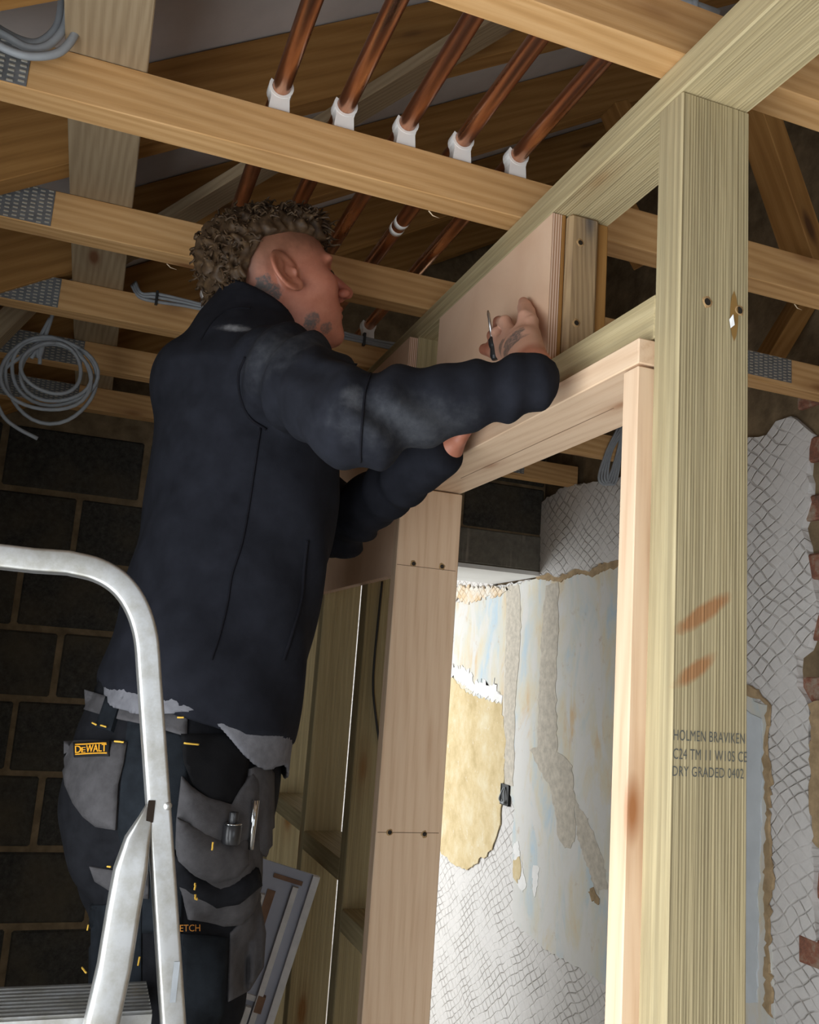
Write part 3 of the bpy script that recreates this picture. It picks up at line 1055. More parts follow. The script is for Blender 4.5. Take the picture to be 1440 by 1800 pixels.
# ------------------------------------------------------------------ door lining
dl = empty('door_lining', (0.62, 1.25, 0))
setp(dl, 'pale planed pine door lining fixed inside the stud opening', 'door frame')
LX0, LX1 = 0.558, 0.686
jr = tb('jamb', (LX0, LX1), (YP1 + 0.0005, 0.8700), (0, 2.0), M['pine_wood'], dl)
jlft = tb('jamb', (LX0 - 0.003, LX1), (1.645, 1.6745), (0, 2.0), M['pine_wood'], dl)
hd = timber('head', ((LX0 + LX1) / 2, YP1 + 0.0005, 2.0185), ((LX0 + LX1) / 2, 1.6745, 2.0185), (1, 0, 0), LX1 - LX0, 0.031, M['pine_wood'], dl)
for p in ((727, 991), (777, 996), (685, 1463), (746, 1466)):
    screw(jlft, at(*p, 'Y', 1.645), (0, -1, 0), 0.0044)
for xa, xb, ya in ((698, 801, 992), (664, 771, 1463)):
    a, b = at(xa, ya, 'Y', 1.6447), at(xb, ya + 8, 'Y', 1.6447)
    V, Fc = box_data((a.x, b.x), (1.6444, 1.6452), (a.z - 0.0005, a.z + 0.0005))
    link('pencil_mark', mesh_from('pencil_mark', to_local(V, jlft), Fc), M['pencil_line'], jlft)
a = Vector((0.628, 0.0, 2.0028))
V, Fc = box_data((0.6275, 0.6285), (1.0, 1.52), (2.0026, 2.0032))
link('pencil_mark', mesh_from('pencil_mark', to_local(V, hd), Fc), M['pencil_line'], hd)


# ------------------------------------------------------------------ cables
def coil(name, centre, ax_u, ax_v, loops, r, mat, label, extra=()):
    o = empty(name, centre)
    setp(o, label, 'cable coil')
    c_ = Vector(centre)
    for i, (ru, rv, du, dv, ph) in enumerate(loops):
        pts = []
        for k in range(33):
            a = 2 * math.pi * k / 32 + ph
            wob = 1 + 0.04 * math.sin(3 * a + i)
            pts.append(c_ + ax_u * (ru * math.cos(a) * wob + du) + ax_v * (rv * math.sin(a) * wob + dv) + ax_u.cross(ax_v) * (0.008 * math.sin(a + i) + 0.006 * i))
        tube('cable_loop', pts, r, mat, o, 8)
    for pts in extra:
        tube('cable_end', spline(pts, 6), r, mat, o, 8)
    return o


u, v_ = Vector((1, 0, 0)), Vector((0, 0, 1))
Yc = 2.20
cen = at(88, 668, 'Y', Yc)
sc = at(188, 668, 'Y', Yc).x - cen.x   # metres per 100 px
P = lambda x, y, Y=Yc: at(x, y, 'Y', Y)
coil('hanging_cable_coil', cen, u, v_, [(0.80 * sc, 0.80 * sc, 0.02 * sc, 0.0, 0.3), (0.76 * sc, 0.64 * sc, 0.05 * sc, 0.16 * sc, 1.0), (0.62 * sc, 0.56 * sc, 0.08 * sc, 0.12 * sc, 2.2), (0.78 * sc, 0.72 * sc, -0.06 * sc, 0.06 * sc, 0.6), (0.52 * sc, 0.50 * sc, 0.02 * sc, 0.18 * sc, 1.6)],
     0.0046, M['cable_grey'], 'loose coil of grey cable hanging from a joist before the block wall',
     [[P(95, 545), P(82, 585), P(72, 612), P(70, 640)], [P(88, 560), P(72, 590), P(62, 618), P(55, 630)], [P(70, 600), P(40, 625), P(8, 650), P(-8, 690), P(5, 730), P(30, 752), P(66, 771)], [P(78, 590), P(66, 615), P(70, 628), P(78, 600)]])
Yc = 1.19
P = lambda x, y, Y=Yc: at(x, y, 'Y', Y)
o = empty('looped_cable', P(60, 60))
setp(o, 'thick grey cables looped over the joist at the upper picture corner', 'cable')
for path_, Y_ in (([(-60, -20), (-20, 62), (25, 92), (70, 99), (110, 88), (136, 50), (141, 0), (140, -90)], 1.180),
                  ([(-60, 0), (-20, 44), (12, 64), (50, 84), (84, 80), (112, 50), (121, 5), (122, -90)], 1.190),
                  ([(-60, -60), (-25, 30), (0, 52), (40, 72), (70, 74), (98, 50), (108, 10), (112, -80)], 1.203)):
    tube('cable_loop', spline([P(x, y, Y_) for x, y in path_], 8), 0.0056, M['cable_grey'], o, 10)
Yc = 2.434
o = empty('cable_hank', P(1072, 800, Yc))
setp(o, 'pale grey cable hank hanging by the scored plaster beyond the doorway', 'cable')
for k in range(4):
    d = k * 5
    tube('cable_loop', spline([P(1088 + d, 750, Yc), P(1068 + d * 0.6, 790, Yc), P(1053 + d, 835, Yc), P(1058 + d, 850, Yc), P(1068 + d, 846, Yc), P(1084 + d * 0.5, 800, Yc), P(1092, 760, Yc), P(1088, 740, Yc)], 6), 0.0042, M['cable_grey'], o, 8)
# cables clipped along the fourth joist
yj = 2.041
o = empty('cable_run', (0.3, yj, ZJ1))
setp(o, 'grey cables lying along the joist behind the shoulders of the man', 'cable')
for k in range(3):
    pts = [at(232 + 3 * k, 502 - 3 * k, 'Y', yj + 0.02), at(245 + 2 * k, 522 - 3 * k, 'Y', yj - 0.004)]
    x0 = at(275, 528, 'Y', yj).x
    pts += [Vector((x0 + 0.06 * j, yj - 0.006 - 0.002 * math.sin(j * 1.3), ZJ1 - 0.013 + 0.008 * k + 0.003 * math.sin(j + k))) for j in range(14)]
    tube('cable', spline(pts, 4), 0.0040, M['cable_grey'], o, 8)
for j in range(3):
    x = at(272, 530, 'Y', yj).x + 0.25 * j
    V, Fc = box_data((x, x + 0.006), (yj - 0.012, yj), (ZJ1 - 0.02, ZJ1 + 0.012))
    link('cable_tie', mesh_from('cable_tie', to_local(V, o), Fc), M['cable_dark'], o)
# thin dark cable in the stud bay
pts = [at(672, 1022, 'Y', 1.893), at(668, 1060, 'Y', 1.893), at(659, 1150, 'Y', 1.893), at(656, 1210, 'Y', 1.893), at(662, 1270, 'Y', 1.893), at(668, 1310, 'Y', 1.893)]
o = tube('thin_cable', spline(pts, 6), 0.0026, M['cable_dark'])
setp(o, 'thin dark cable hanging in front of the stud beside the jamb', 'cable')
# grey conduit with saddle in the roof space at the upper corner
p0, p1 = at(1180, -6, 'Y', 0.95), at(1262, 24, 'Y', 0.95)
o = empty('cable_tray', p0)
setp(o, 'short grey cable conduit with saddle above the joist by the plate', 'conduit')
tube('conduit_tube', [p0, p1], 0.006, M['cable_grey'], o)
tube('saddle', [at(1222, -6, 'Y', 0.945), at(1222, 18, 'Y', 0.945)], 0.005, M['cable_grey'], o)

# ------------------------------------------------------------------ implicit-surface modelling for the figure
def nets(fn, lo, hi, h):
    """surface nets: one smooth closed mesh from a distance-like function"""
    ax = [np.arange(lo[i], hi[i] + h, h, dtype=np.float32) for i in range(3)]
    X, Y, Z = np.meshgrid(*ax, indexing='ij')
    Vv = fn(X, Y, Z).astype(np.float32)
    ins = Vv < 0
    nx, ny, nz = Vv.shape
    cnt = np.zeros((nx - 1, ny - 1, nz - 1), np.int8)
    cor = [(i, j, k) for i in (0, 1) for j in (0, 1) for k in (0, 1)]
    for i, j, k in cor:
        cnt += ins[i:nx - 1 + i, j:ny - 1 + j, k:nz - 1 + k]
    I, J, K = np.nonzero((cnt > 0) & (cnt < 8))
    idx = -np.ones(cnt.shape, np.int64)
    idx[I, J, K] = np.arange(len(I))
    cv = {c: Vv[I + c[0], J + c[1], K + c[2]] for c in cor}
    acc = np.zeros((len(I), 3))
    num = np.zeros(len(I))
    for a in cor:
        for d in range(3):
            if a[d] == 0:
                b = list(a); b[d] = 1; b = tuple(b)
                va, vb = cv[a], cv[b]
                m = (va < 0) != (vb < 0)
                tt = np.where(m, va / np.where(va == vb, 1, va - vb), 0)
                p = np.array(a, float)[None, :].repeat(len(I), 0)
                p[:, d] += tt
                acc += np.where(m[:, None], p, 0)
                num += m
    P = acc / num[:, None] + np.stack([I, J, K], 1)
    P = P * h + np.array([ax[0][0], ax[1][0], ax[2][0]])
    quads = []
    for d in range(3):
        e1, e2 = [x for x in range(3) if x != d]
        s0 = [slice(None)] * 3; s1 = [slice(None)] * 3
        s0[d] = slice(0, -1); s1[d] = slice(1, None)
        A, B = ins[tuple(s0)], ins[tuple(s1)]
        G = np.argwhere(A != B)
        ok = (G[:, e1] > 0) & (G[:, e2] > 0) & (G[:, e1] < Vv.shape[e1] - 1) & (G[:, e2] < Vv.shape[e2] - 1)
        G = G[ok]
        flip = A[tuple(G.T)]
        def cell(o1, o2):
            q = G.copy(); q[:, e1] -= o1; q[:, e2] -= o2
            return idx[tuple(q.T)]
        q = np.stack([cell(1, 1), cell(0, 1), cell(0, 0), cell(1, 0)], 1)
        if d == 1:
            flip = ~flip
        q[~flip] = q[~flip][:, ::-1]
        quads.append(q)
    Q = np.concatenate(quads)
    Q = Q[(Q >= 0).all(1)]
    return P, Q


def smin(a, b, k):
    hh = np.clip(0.5 + 0.5 * (b - a) / k, 0, 1)
    return b * (1 - hh) + a * hh - k * hh * (1 - hh)


def smax(a, b, k):
    return -smin(-a, -b, k)


def cone(X, Y, Z, a, b, ra, rb):
    ba = np.array(b, float) - np.array(a, float)
    l2 = (ba ** 2).sum()
    x, y, z = X - a[0], Y - a[1], Z - a[2]
    tt = np.clip((x * ba[0] + y * ba[1] + z * ba[2]) / l2, 0, 1)
    return np.sqrt((x - tt * ba[0]) ** 2 + (y - tt * ba[1]) ** 2 + (z - tt * ba[2]) ** 2) - (ra + (rb - ra) * tt)


def ell(X, Y, Z, c, r):
    k = np.sqrt(((X - c[0]) / r[0]) ** 2 + ((Y - c[1]) / r[1]) ** 2 + ((Z - c[2]) / r[2]) ** 2)
    return (k - 1) * min(r)


def np_mesh(name, parts, smooth=True):
    Vs, Qs, n = [], [], 0
    for P, Q in parts:
        Vs.append(P); Qs.append(Q + n); n += len(P)
    V = np.concatenate(Vs); Q = np.concatenate(Qs)
    me = bpy.data.meshes.new(name)
    me.vertices.add(len(V)); me.vertices.foreach_set('co', V.astype(np.float32).ravel())
    me.loops.add(Q.size); me.loops.foreach_set('vertex_index', Q.astype(np.int32).ravel())
    me.polygons.add(len(Q)); me.polygons.foreach_set('loop_start', np.arange(0, Q.size, 4, dtype=np.int32))
    me.polygons.foreach_set('use_smooth', np.ones(len(Q), bool))
    me.update(calc_edges=True)
    me.validate()
    return me


def relax(P, Q, it=2, f=0.5):
    """a little Laplacian smoothing of a quad mesh"""
    E_ = np.concatenate([Q[:, [0, 1]], Q[:, [1, 2]], Q[:, [2, 3]], Q[:, [3, 0]]])
    for _ in range(it):
        acc = np.zeros_like(P); n = np.zeros(len(P))
        np.add.at(acc, E_[:, 0], P[E_[:, 1]]); np.add.at(acc, E_[:, 1], P[E_[:, 0]])
        np.add.at(n, E_[:, 0], 1); np.add.at(n, E_[:, 1], 1)
        P = P * (1 - f) + f * acc / np.maximum(n, 1)[:, None]
    return P, Q


# fabrics, skin, hair
def fabric(name, c, var=0.2, scale=40, dust=None, weave=700, bump=0.25):
    t = NT(name)
    tc = t.n('ShaderNodeTexCoord')
    v = tc.outputs['Object']
    n = t.noise(v, scale, 5, 0.6)
    cc = t.ramp(n, [(0.3, tuple(x * (1 - var) for x in c)), (0.7, tuple(x * (1 + var) for x in c))])
    for cen, r, col, amt in (dust or []):
        m = t.blob(v, cen, r, 0.9, 0.9, 55)
        m = t.math('MULTIPLY', m, t.math('MULTIPLY', t.noise(v, 70, 4, 0.7), amt))
        cc = t.mix(m, cc, col)
    t.col(cc)
    t.b.inputs['Sheen Weight'].default_value = 0.0
    t.b.inputs['Sheen Roughness'].default_value = 0.5
    t.rough(0.95, 0.12)
    t.bump(t.noise(v, weave, 2, 0.5), bump, 0.001)
    return t.m


SH_R = at(492, 652, 'Y', 1.275)
EL_R = at(628, 738, 'Y', 1.055)
WR_R = at(936, 674, 'X', 0.497)
SH_L = Vector((0.25, 1.625, 2.06))
EL_L = at(590, 925, 'Y', 1.60)
WR_L = at(772, 799, 'X', 0.497)
dusts = [(tuple(at(622, 700, 'Y', 1.0)), (0.020, 0.05, 0.022), (0.16, 0.17, 0.19), 0.8), (tuple(at(410, 585, 'Y', 1.33)), (0.035, 0.09, 0.010), (0.40, 0.41, 0.43), 0.9),
         (tuple(at(720, 745, 'Y', 1.0)), (0.12, 0.2, 0.05), (0.07, 0.074, 0.082), 0.9), (tuple(at(520, 640, 'Y', 1.2)), (0.1, 0.1, 0.07), (0.08, 0.085, 0.095), 0.9)]
fabric('jacket_fleece', (0.0125, 0.0135, 0.0185), 0.25, 30, dusts)
fabric('jacket_seam', (0.008, 0.008, 0.011))
fabric('shirt_grey', (0.15, 0.15, 0.165), 0.2, 60)
fabric('trouser_black', (0.011, 0.0115, 0.014), 0.3, 50)
fabric('trouser_grey', (0.070, 0.067, 0.070), 0.25, 45)
fabric('trouser_dark', (0.008, 0.008, 0.009), 0.2, 50)
fabric('trouser_teal', (0.013, 0.016, 0.020), 0.3, 50)
plain('stitch_yellow', (0.75, 0.46, 0.07), 0.8)
plain('stitch_orange', (0.62, 0.26, 0.05), 0.8)
plain('badge_black', (0.012, 0.012, 0.012), 0.8)
plain('badge_yellow', (0.90, 0.42, 0.03), 0.7)
plain('boot_brown', (0.12, 0.075, 0.04), 0.7, 0.3, var=0.2)

# ---- head
HO = Vector((0.238, 1.455, 2.268))
fw = Vector((math.cos(math.radians(20)) * math.cos(math.radians(4)), math.cos(math.radians(20)) * math.sin(math.radians(4)), math.sin(math.radians(20))))
lf = Vector((0, 0, 1)).cross(fw).normalized()
upv = fw.cross(lf)
HR = np.array([fw[:], lf[:], upv[:]])   # world -> head frame rows


def head_local(X, Y, Z):
    x, y, z = X - HO.x, Y - HO.y, Z - HO.z
    return (HR[0, 0] * x + HR[0, 1] * y + HR[0, 2] * z, HR[1, 0] * x + HR[1, 1] * y + HR[1, 2] * z, HR[2, 0] * x + HR[2, 1] * y + HR[2, 2] * z)


def hl_world(p):
    return HO + fw * p[0] + lf * p[1] + upv * p[2]


def skull(u, v, w_):
    return ell(u, v, w_, (-0.012, 0, 0.048), (0.100, 0.076, 0.083))


NECK = Vector((0.165, 1.45, 2.10))


def head_sdf(X, Y, Z):
    u, v, w_ = head_local(X, Y, Z)
    av = np.abs(v)
    d = skull(u, v, w_)
    d = smin(d, ell(u, v, w_, (0.040, 0, 0.018), (0.058, 0.062, 0.082)), 0.025)      # brow and mid face
    d = smin(d, ell(u, av, w_, (0.030, 0.036, -0.048), (0.052, 0.024, 0.045)), 0.03)  # jaw sides
    d = smin(d, ell(u, v, w_, (0.062, 0, -0.062), (0.036, 0.038, 0.040)), 0.025)      # mouth region
    d = smin(d, ell(u, v, w_, (0.079, 0, -0.096), (0.019, 0.022, 0.016)), 0.018)      # chin
    d = smin(d, ell(u, av, w_, (0.062, 0.044, -0.012), (0.026, 0.020, 0.020)), 0.02)  # cheekbone
    d = smin(d, ell(u, av, w_, (0.089, 0.026, 0.032), (0.010, 0.024, 0.008)), 0.014)  # brow ridge
    d = smax(d, -ell(u, av, w_, (0.101, 0.034, 0.010), (0.018, 0.019, 0.013)), 0.012)  # eye socket
    d = smin(d, ell(u, av, w_, (0.080, 0.033, 0.009), (0.012, 0.0135, 0.011)), 0.003)  # closed lid
    d = smin(d, cone(u, v, w_, (0.094, 0, 0.026), (0.127, 0, -0.019), 0.0078, 0.0108), 0.012)  # nose
    d = smin(d, ell(u, av, w_, (0.114, 0.0130, -0.023), (0.013, 0.0074, 0.0085)), 0.005)
    d = smax(d, -ell(u, av, w_, (0.119, 0.0085, -0.0320), (0.0075, 0.0042, 0.006)), 0.002)  # nostril
    d = smin(d, ell(u, v, w_, (0.0985, 0, -0.0500), (0.0100, 0.020, 0.0062)), 0.004)   # lips
    d = smin(d, ell(u, v, w_, (0.0955, 0, -0.0625), (0.0100, 0.018, 0.0066)), 0.004)
    d = smax(d, -ell(u, v, w_, (0.109, 0, -0.0563), (0.011, 0.024, 0.0018)), 0.002)
    # neck with throat
    nb = head_local(NECK.x, NECK.y, NECK.z)
    d = smin(d, cone(u, v, w_, (-0.030, 0, -0.02), nb, 0.052, 0.068), 0.030)
    d = smin(d, cone(u, v, w_, (0.022, 0, -0.085), (nb[0] + 0.06, 0, nb[2] + 0.02), 0.026, 0.042), 0.035)
    # ears: helix rim, lobe, concha
    for s in (1,):
        eu, ew = u + 0.006, w_ - 0.004
        ca, sa = math.cos(0.30), math.sin(0.30)
        e1 = eu * ca + ew * sa * 1.0
        e1, e2 = eu * ca + ew * sa, -eu * sa + ew * ca
        flare = 0.080 + 0.012 * np.clip(-e1 / 0.02, -1, 1.3)
        q = np.sqrt(((e1 + 0.003) / 0.0235) ** 2 + (e2 / 0.0340) ** 2)
        plate_ = smax((q - 1) * 0.022, np.abs(av - flare) - 0.0035, 0.004)
        rim = np.sqrt(((q - 0.90) * 0.020) ** 2 + (av - flare - 0.0035) ** 2) - 0.0042
        rim = smax(rim, (e1 - 0.010) - 0.03 * (e2 > 0.0), 0.004)
        lobe = ell(e1, av, e2, (0.006, 0.078, -0.027), (0.010, 0.0055, 0.010))
        ear = smin(smin(plate_, rim, 0.004), lobe, 0.005)
        anti = cone(e1, av, e2, (-0.004, 0.0835, 0.014), (-0.004, 0.0825, -0.014), 0.0030, 0.0030)
        ear = smin(ear, anti, 0.004)
        tragus = ell(e1, av, e2, (0.0125, 0.078, -0.006), (0.005, 0.006, 0.007))
        ear = smin(ear, tragus, 0.003)
        ear = smax(ear, -ell(e1, av, e2, (0.002, 0.087, -0.004), (0.0095, 0.011, 0.013)), 0.003)
        root = ell(u, av, w_, (-0.004, 0.070, 0.0), (0.012, 0.010, 0.022))
        d = smin(smin(d, root, 0.008), ear, 0.004)
    return d


lo = [HO.x - 0.16, HO.y - 0.11, HO.z - 0.20]
hi = [HO.x + 0.17, HO.y + 0.13, HO.z + 0.15]
head_part = relax(*nets(head_sdf, lo, hi, 0.0024), it=1, f=0.4)
HT = BVHTree.FromPolygons([tuple(q) for q in head_part[0]], [tuple(q) for q in head_part[1]])


def skin_at(px, py):
    h = HT.ray_cast(CAM, ray(px, py).normalized())
    return h[0] if h[0] is not None else at(px, py, 'Y', 1.40)


# ---- right hand: palm pressed near the plywood, two fingers up, two curled round the screwdriver, thumb out
hx = lambda px, py, x: np.array(at(px, py, 'X', x)[:])


def finger(X, Y, Z, pts, r0, r1):
    d = None
    n = len(pts) - 1
    for i in range(n):
        ra = r0 + (r1 - r0) * i / n
        rb = r0 + (r1 - r0) * (i + 1) / n
        q = cone(X, Y, Z, pts[i], pts[i + 1], ra, rb)
        d = q if d is None else smin(d, q, 0.0035)
    return d


def hand_r(X, Y, Z):
    wr = hx(938, 648, 0.505)
    kn = [hx(937, 588, 0.545), hx(918, 580, 0.542), hx(897, 585, 0.540), hx(880, 598, 0.540)]
    d = cone(X, Y, Z, np.array(WR_R[:]), wr, 0.024, 0.025)
    for i, k in enumerate(kn):
        base = wr + (k - wr) * 0.15 + np.array([0, 0.004 * (i - 1.5), 0])
        d = smin(d, cone(X, Y, Z, base, k, 0.0165, 0.0108), 0.012)
    d = smin(d, ell(X, Y, Z, (hx(915, 615, 0.530)), (0.017, 0.030, 0.028)), 0.012)
    # little and ring finger reach up the plywood
    d = smin(d, finger(X, Y, Z, [kn[0], hx(936, 566, 0.553), hx(931, 548, 0.564), hx(926, 536, 0.5675)], 0.0098, 0.0074), 0.005)
    d = smin(d, finger(X, Y, Z, [kn[1], hx(922, 556, 0.548), hx(920, 541, 0.560), hx(920, 531, 0.5665)], 0.0102, 0.0078), 0.005)
    # middle and index finger curl round the handle
    d = smin(d, finger(X, Y, Z, [kn[2], hx(888, 566, 0.540), hx(877, 566, 0.552), hx(874, 582, 0.564)], 0.0104, 0.0082), 0.005)
    d = smin(d, finger(X, Y, Z, [kn[3], hx(874, 586, 0.538), hx(866, 590, 0.550), hx(868, 603, 0.562)], 0.0102, 0.0080), 0.004)
    # thumb
    d = smin(d, finger(X, Y, Z, [wr + np.array([0.002, 0.020, 0.01]), hx(893, 622, 0.542), hx(869, 618, 0.551), hx(852, 614, 0.555)], 0.0145, 0.0095), 0.010)
    return d


a = hx(905, 600, 0.53)
hand_part = relax(*nets(hand_r, [a[0] - 0.085, a[1] - 0.15, a[2] - 0.13], [a[0] + 0.06, a[1] + 0.21, a[2] + 0.10], 0.0019), it=1, f=0.4)


def hand_l(X, Y, Z):
    wr = np.array((WR_L + Vector((0.010, -0.006, 0.006)))[:])
    k0 = wr + np.array([0.014, -0.025, 0.030])
    d = cone(X, Y, Z, np.array((WR_L + (EL_L - WR_L) * 0.3)[:]), wr, 0.024, 0.023)
    for i in range(4):
        k = k0 + np.array([0.0, -0.019 + 0.0135 * i, 0.004 - 0.003 * abs(i - 1.5)])
        d = smin(d, cone(X, Y, Z, wr, k, 0.018, 0.0105), 0.012)
        d = smin(d, finger(X, Y, Z, [k, k + np.array([0.0, -0.006, 0.020]), k + np.array([0.006, -0.006, 0.034]), k + np.array([0.012, -0.004, 0.044])], 0.0098, 0.0075), 0.004)
    d = smin(d, finger(X, Y, Z, [wr + np.array([0, -0.012, 0]), wr + np.array([0.004, -0.038, 0.012]), wr + np.array([0.008, -0.052, 0.026])], 0.0135, 0.009), 0.008)
    return d


b = np.array(WR_L[:])
handl_part = relax(*nets(hand_l, b - 0.10, b + np.array([0.08, 0.09, 0.12]), 0.0026), it=1, f=0.4)


def body_sdf(X, Y, Z):
    d = ell(X, Y, Z, (0.20, 1.45, 1.92), (0.105, 0.155, 0.24))
    d = smin(d, ell(X, Y, Z, (0.18, 1.45, 1.56), (0.105, 0.145, 0.16)), 0.05)
    d = smin(d, cone(X, Y, Z, tuple(NECK), (0.19, 1.45, 2.02), 0.06, 0.09), 0.04)
    for sh, el_, wr_ in ((SH_R, EL_R, WR_R), (SH_L, EL_L, WR_L)):
        d = smin(d, cone(X, Y, Z, sh[:], el_[:], 0.048, 0.040), 0.03)
        d = smin(d, cone(X, Y, Z, el_[:], wr_[:], 0.040, 0.024), 0.01)
    for y, s in ((1.36, -1), (1.545, 1)):
        d = smin(d, cone(X, Y, Z, (0.17, y, 1.46), (0.18, y, 1.06), 0.085, 0.055), 0.03)
        d = smin(d, cone(X, Y, Z, (0.18, y, 1.06), (0.14, y, 0.70), 0.055, 0.036), 0.01)
    return d


body_low = nets(body_sdf, [-0.02, 0.95, 0.62], [0.62, 1.76, 2.2], 0.013)

t = NT('skin')
tc = t.n('ShaderNodeTexCoord')
v = tc.outputs['Object']
n = t.noise(v, 60, 5, 0.6)
cc = t.ramp(n, [(0.3, (0.42, 0.155, 0.098)), (0.7, (0.50, 0.205, 0.132))])
cc = t.mix(t.math('MULTIPLY', t.blob(v, tuple(hl_world((0.10, -0.02, -0.02))), 0.075, 0.9), 0.6), cc, (0.46, 0.135, 0.09))
# hand is paler
cc = t.mix(t.blob(v, tuple(a), 0.13, 0.3), cc, (0.62, 0.35, 0.25))
# cropped hair shading on the side of the head (fade)
for fx, fy, fr_ in ((470, 425, 0.066), (425, 462, 0.062), (520, 412, 0.062), (565, 412, 0.048), (400, 505, 0.05)):
    fade = t.blob(v, tuple(skin_at(fx, fy)), fr_, 1.0, 0.35, 60)
    cc = t.mix(t.math('MULTIPLY', fade, 0.72), cc, (0.13, 0.070, 0.040))
# tattoos: neck behind the ear, jaw side, back of the hand
for p, r, am in ((skin_at(466, 497), 0.017, 0.95), (skin_at(478, 512), 0.018, 0.95), (skin_at(460, 515), 0.018, 0.95), (skin_at(550, 560), 0.015, 0.8), (skin_at(545, 575), 0.014, 0.8), (skin_at(574, 578), 0.013, 0.75), (Vector(hx(905, 608, 0.515)), 0.030, 0.85), (Vector(hx(885, 612, 0.52)), 0.018, 0.8)):
    k = t.blob(v, tuple(p), r, 0.35, 1.3, 75)
    lines = t.ramp(t.noise(v, 240, 2, 0.5), [(0.38, (0.55, 0.55, 0.55)), (0.55, (1, 1, 1))])
    cc = t.mix(t.math('MULTIPLY', t.math('MULTIPLY', k, lines), am), cc, (0.105, 0.095, 0.090))
t.col(cc)
t.rough(0.48, 0.4)
t.b.inputs['Subsurface Weight'].default_value = 0.08
t.b.inputs['Subsurface Radius'].default_value = (0.006, 0.002, 0.001)
t.bump(t.noise(v, 500, 3, 0.6), 0.12, 0.001)

person = empty('person', (0.17, 1.45, 0.66))
setp(person, 'man in dark fleece jacket and work trousers reaching up to the plywood', 'person')


def child_np(name, parts, mat, parent):
    me = np_mesh(name, parts)
    off = pw(parent).inverted()
    o = link(name, me, mat, parent)
    o.matrix_parent_inverse = off          # mesh stays in world coordinates
    return o


body = child_np('body', [body_low, head_part, hand_part, handl_part], M['skin'], person)

# eyelid line and eyebrow
def head_tube(name, pts, rad, mat, parent, n=6):
    V, Fc = tube_data(spline([hl_world(p) for p in pts], 5), rad, n)
    o = link(name, mesh_from(name, V, Fc, True), mat, parent)
    o.matrix_parent_inverse = pw(parent).inverted()
    return o


t = NT('hair')
tc = t.n('ShaderNodeTexCoord')
v = tc.outputs['Object']
n = t.noise(v, 90, 4, 0.6)
t.col(t.ramp(n, [(0.3, (0.030, 0.017, 0.009)), (0.6, (0.085, 0.050, 0.024)), (0.85, (0.21, 0.13, 0.06))]))
t.rough(0.6, 0.35)
for s in (-1, 1):
    head_tube('eyelashes', [(0.086, s * 0.048, 0.008), (0.0925, s * 0.040, 0.0055), (0.0945, s * 0.030, 0.005), (0.090, s * 0.022, 0.006)], [0.0012] * 16, M['hair'], body)
    head_tube('eyebrow', [(0.080, s * 0.052, 0.030), (0.092, s * 0.040, 0.037), (0.0985, s * 0.028, 0.036), (0.1005, s * 0.018, 0.031)], [0.0015] + [0.003] * 14 + [0.0015], M['hair'], body)


def hair_sdf(X, Y, Z):
    u, v, w_ = head_local(X, Y, Z)
    d = skull(u, v, w_) - 0.010
    d = smin(d, ell(u, v, w_, (-0.014, 0, 0.082), (0.098, 0.068, 0.056)), 0.02)
    d = smin(d, ell(u, v, w_, (0.050, 0, 0.098), (0.055, 0.060, 0.034)), 0.02)     # fringe
    d = smin(d, ell(u, v, w_, (-0.082, 0, 0.010), (0.027, 0.055, 0.070)), 0.03)     # back of the head
    # curls
    d = d - 0.0045 * (np.sin(u * 190 + 2.0 * np.sin(w_ * 90)) * np.sin(v * 170 + 1.5 * np.sin(u * 110)) + 0.7 * np.sin(w_ * 210 + u * 130) * np.sin(v * 120))
    # hair line: above the ear it stops high, at the back it comes down to the nape
    line = np.interp(u.ravel(), [-0.16, -0.115, -0.085, -0.060, -0.03, 0.02, 0.06, 0.11], [-0.085, -0.080, -0.035, 0.030, 0.066, 0.074, 0.070, 0.062]).reshape(u.shape)
    line = np.where(np.abs(v) < 0.05, np.minimum(line, np.interp(u.ravel(), [-0.16, -0.05, 0.0, 0.07, 0.1, 0.13], [-0.085, -0.06, 0.03, 0.062, 0.070, 0.075]).reshape(u.shape)), line)
    return smax(d, line - w_, 0.010)


hp, hq = nets(hair_sdf, [HO.x - 0.21, HO.y - 0.13, HO.z - 0.16], [HO.x + 0.17, HO.y + 0.14, HO.z + 0.21], 0.0036)
# locks of hair growing from the cap
nrm = np.zeros_like(hp)
fn_ = np.cross(hp[hq[:, 2]] - hp[hq[:, 0]], hp[hq[:, 3]] - hp[hq[:, 1]])
for c_ in range(4):
    np.add.at(nrm, hq[:, c_], fn_)
nrm /= np.maximum(np.linalg.norm(nrm, axis=1), 1e-9)[:, None]
sel = rng.choice(len(hp), 1500, replace=False)
LV, LQ = [], []
cnt_ = 0
for i in sel:
    p, nn = Vector(hp[i]), Vector(nrm[i])
    lu, lv, lw = (p - HO).dot(fw), (p - HO).dot(lf), (p - HO).dot(upv)
    if (nn.z < -0.45 and lu > -0.06) or (abs(lv) > 0.045 and lw < 0.094 and lu > -0.055) or (abs(lv) > 0.045 and lw < 0.05 and lu > -0.085):
        continue
    flow = (fw * random.uniform(-0.2, 0.9) + lf * random.uniform(-0.7, 0.7) - upv * random.uniform(0, 0.5))
    L = random.uniform(0.012, 0.026)
    curl = nn.cross(flow).normalized()
    pts = []
    for k in range(5):
        s = k / 4
        pts.append(p - nn * 0.004 + nn * (0.35 + 0.3 * random.random()) * L * math.sin(s * 1.9) + flow.normalized() * L * s * 0.8 + curl * 0.004 * math.sin(s * 5))
    V, Fc = tube_data(pts, [0.0024, 0.0026, 0.0022, 0.0015, 0.0005], 4)
    LV += V
    LQ += [tuple(j + cnt_ for j in f) for f in Fc if len(f) == 4]
    cnt_ += len(V)
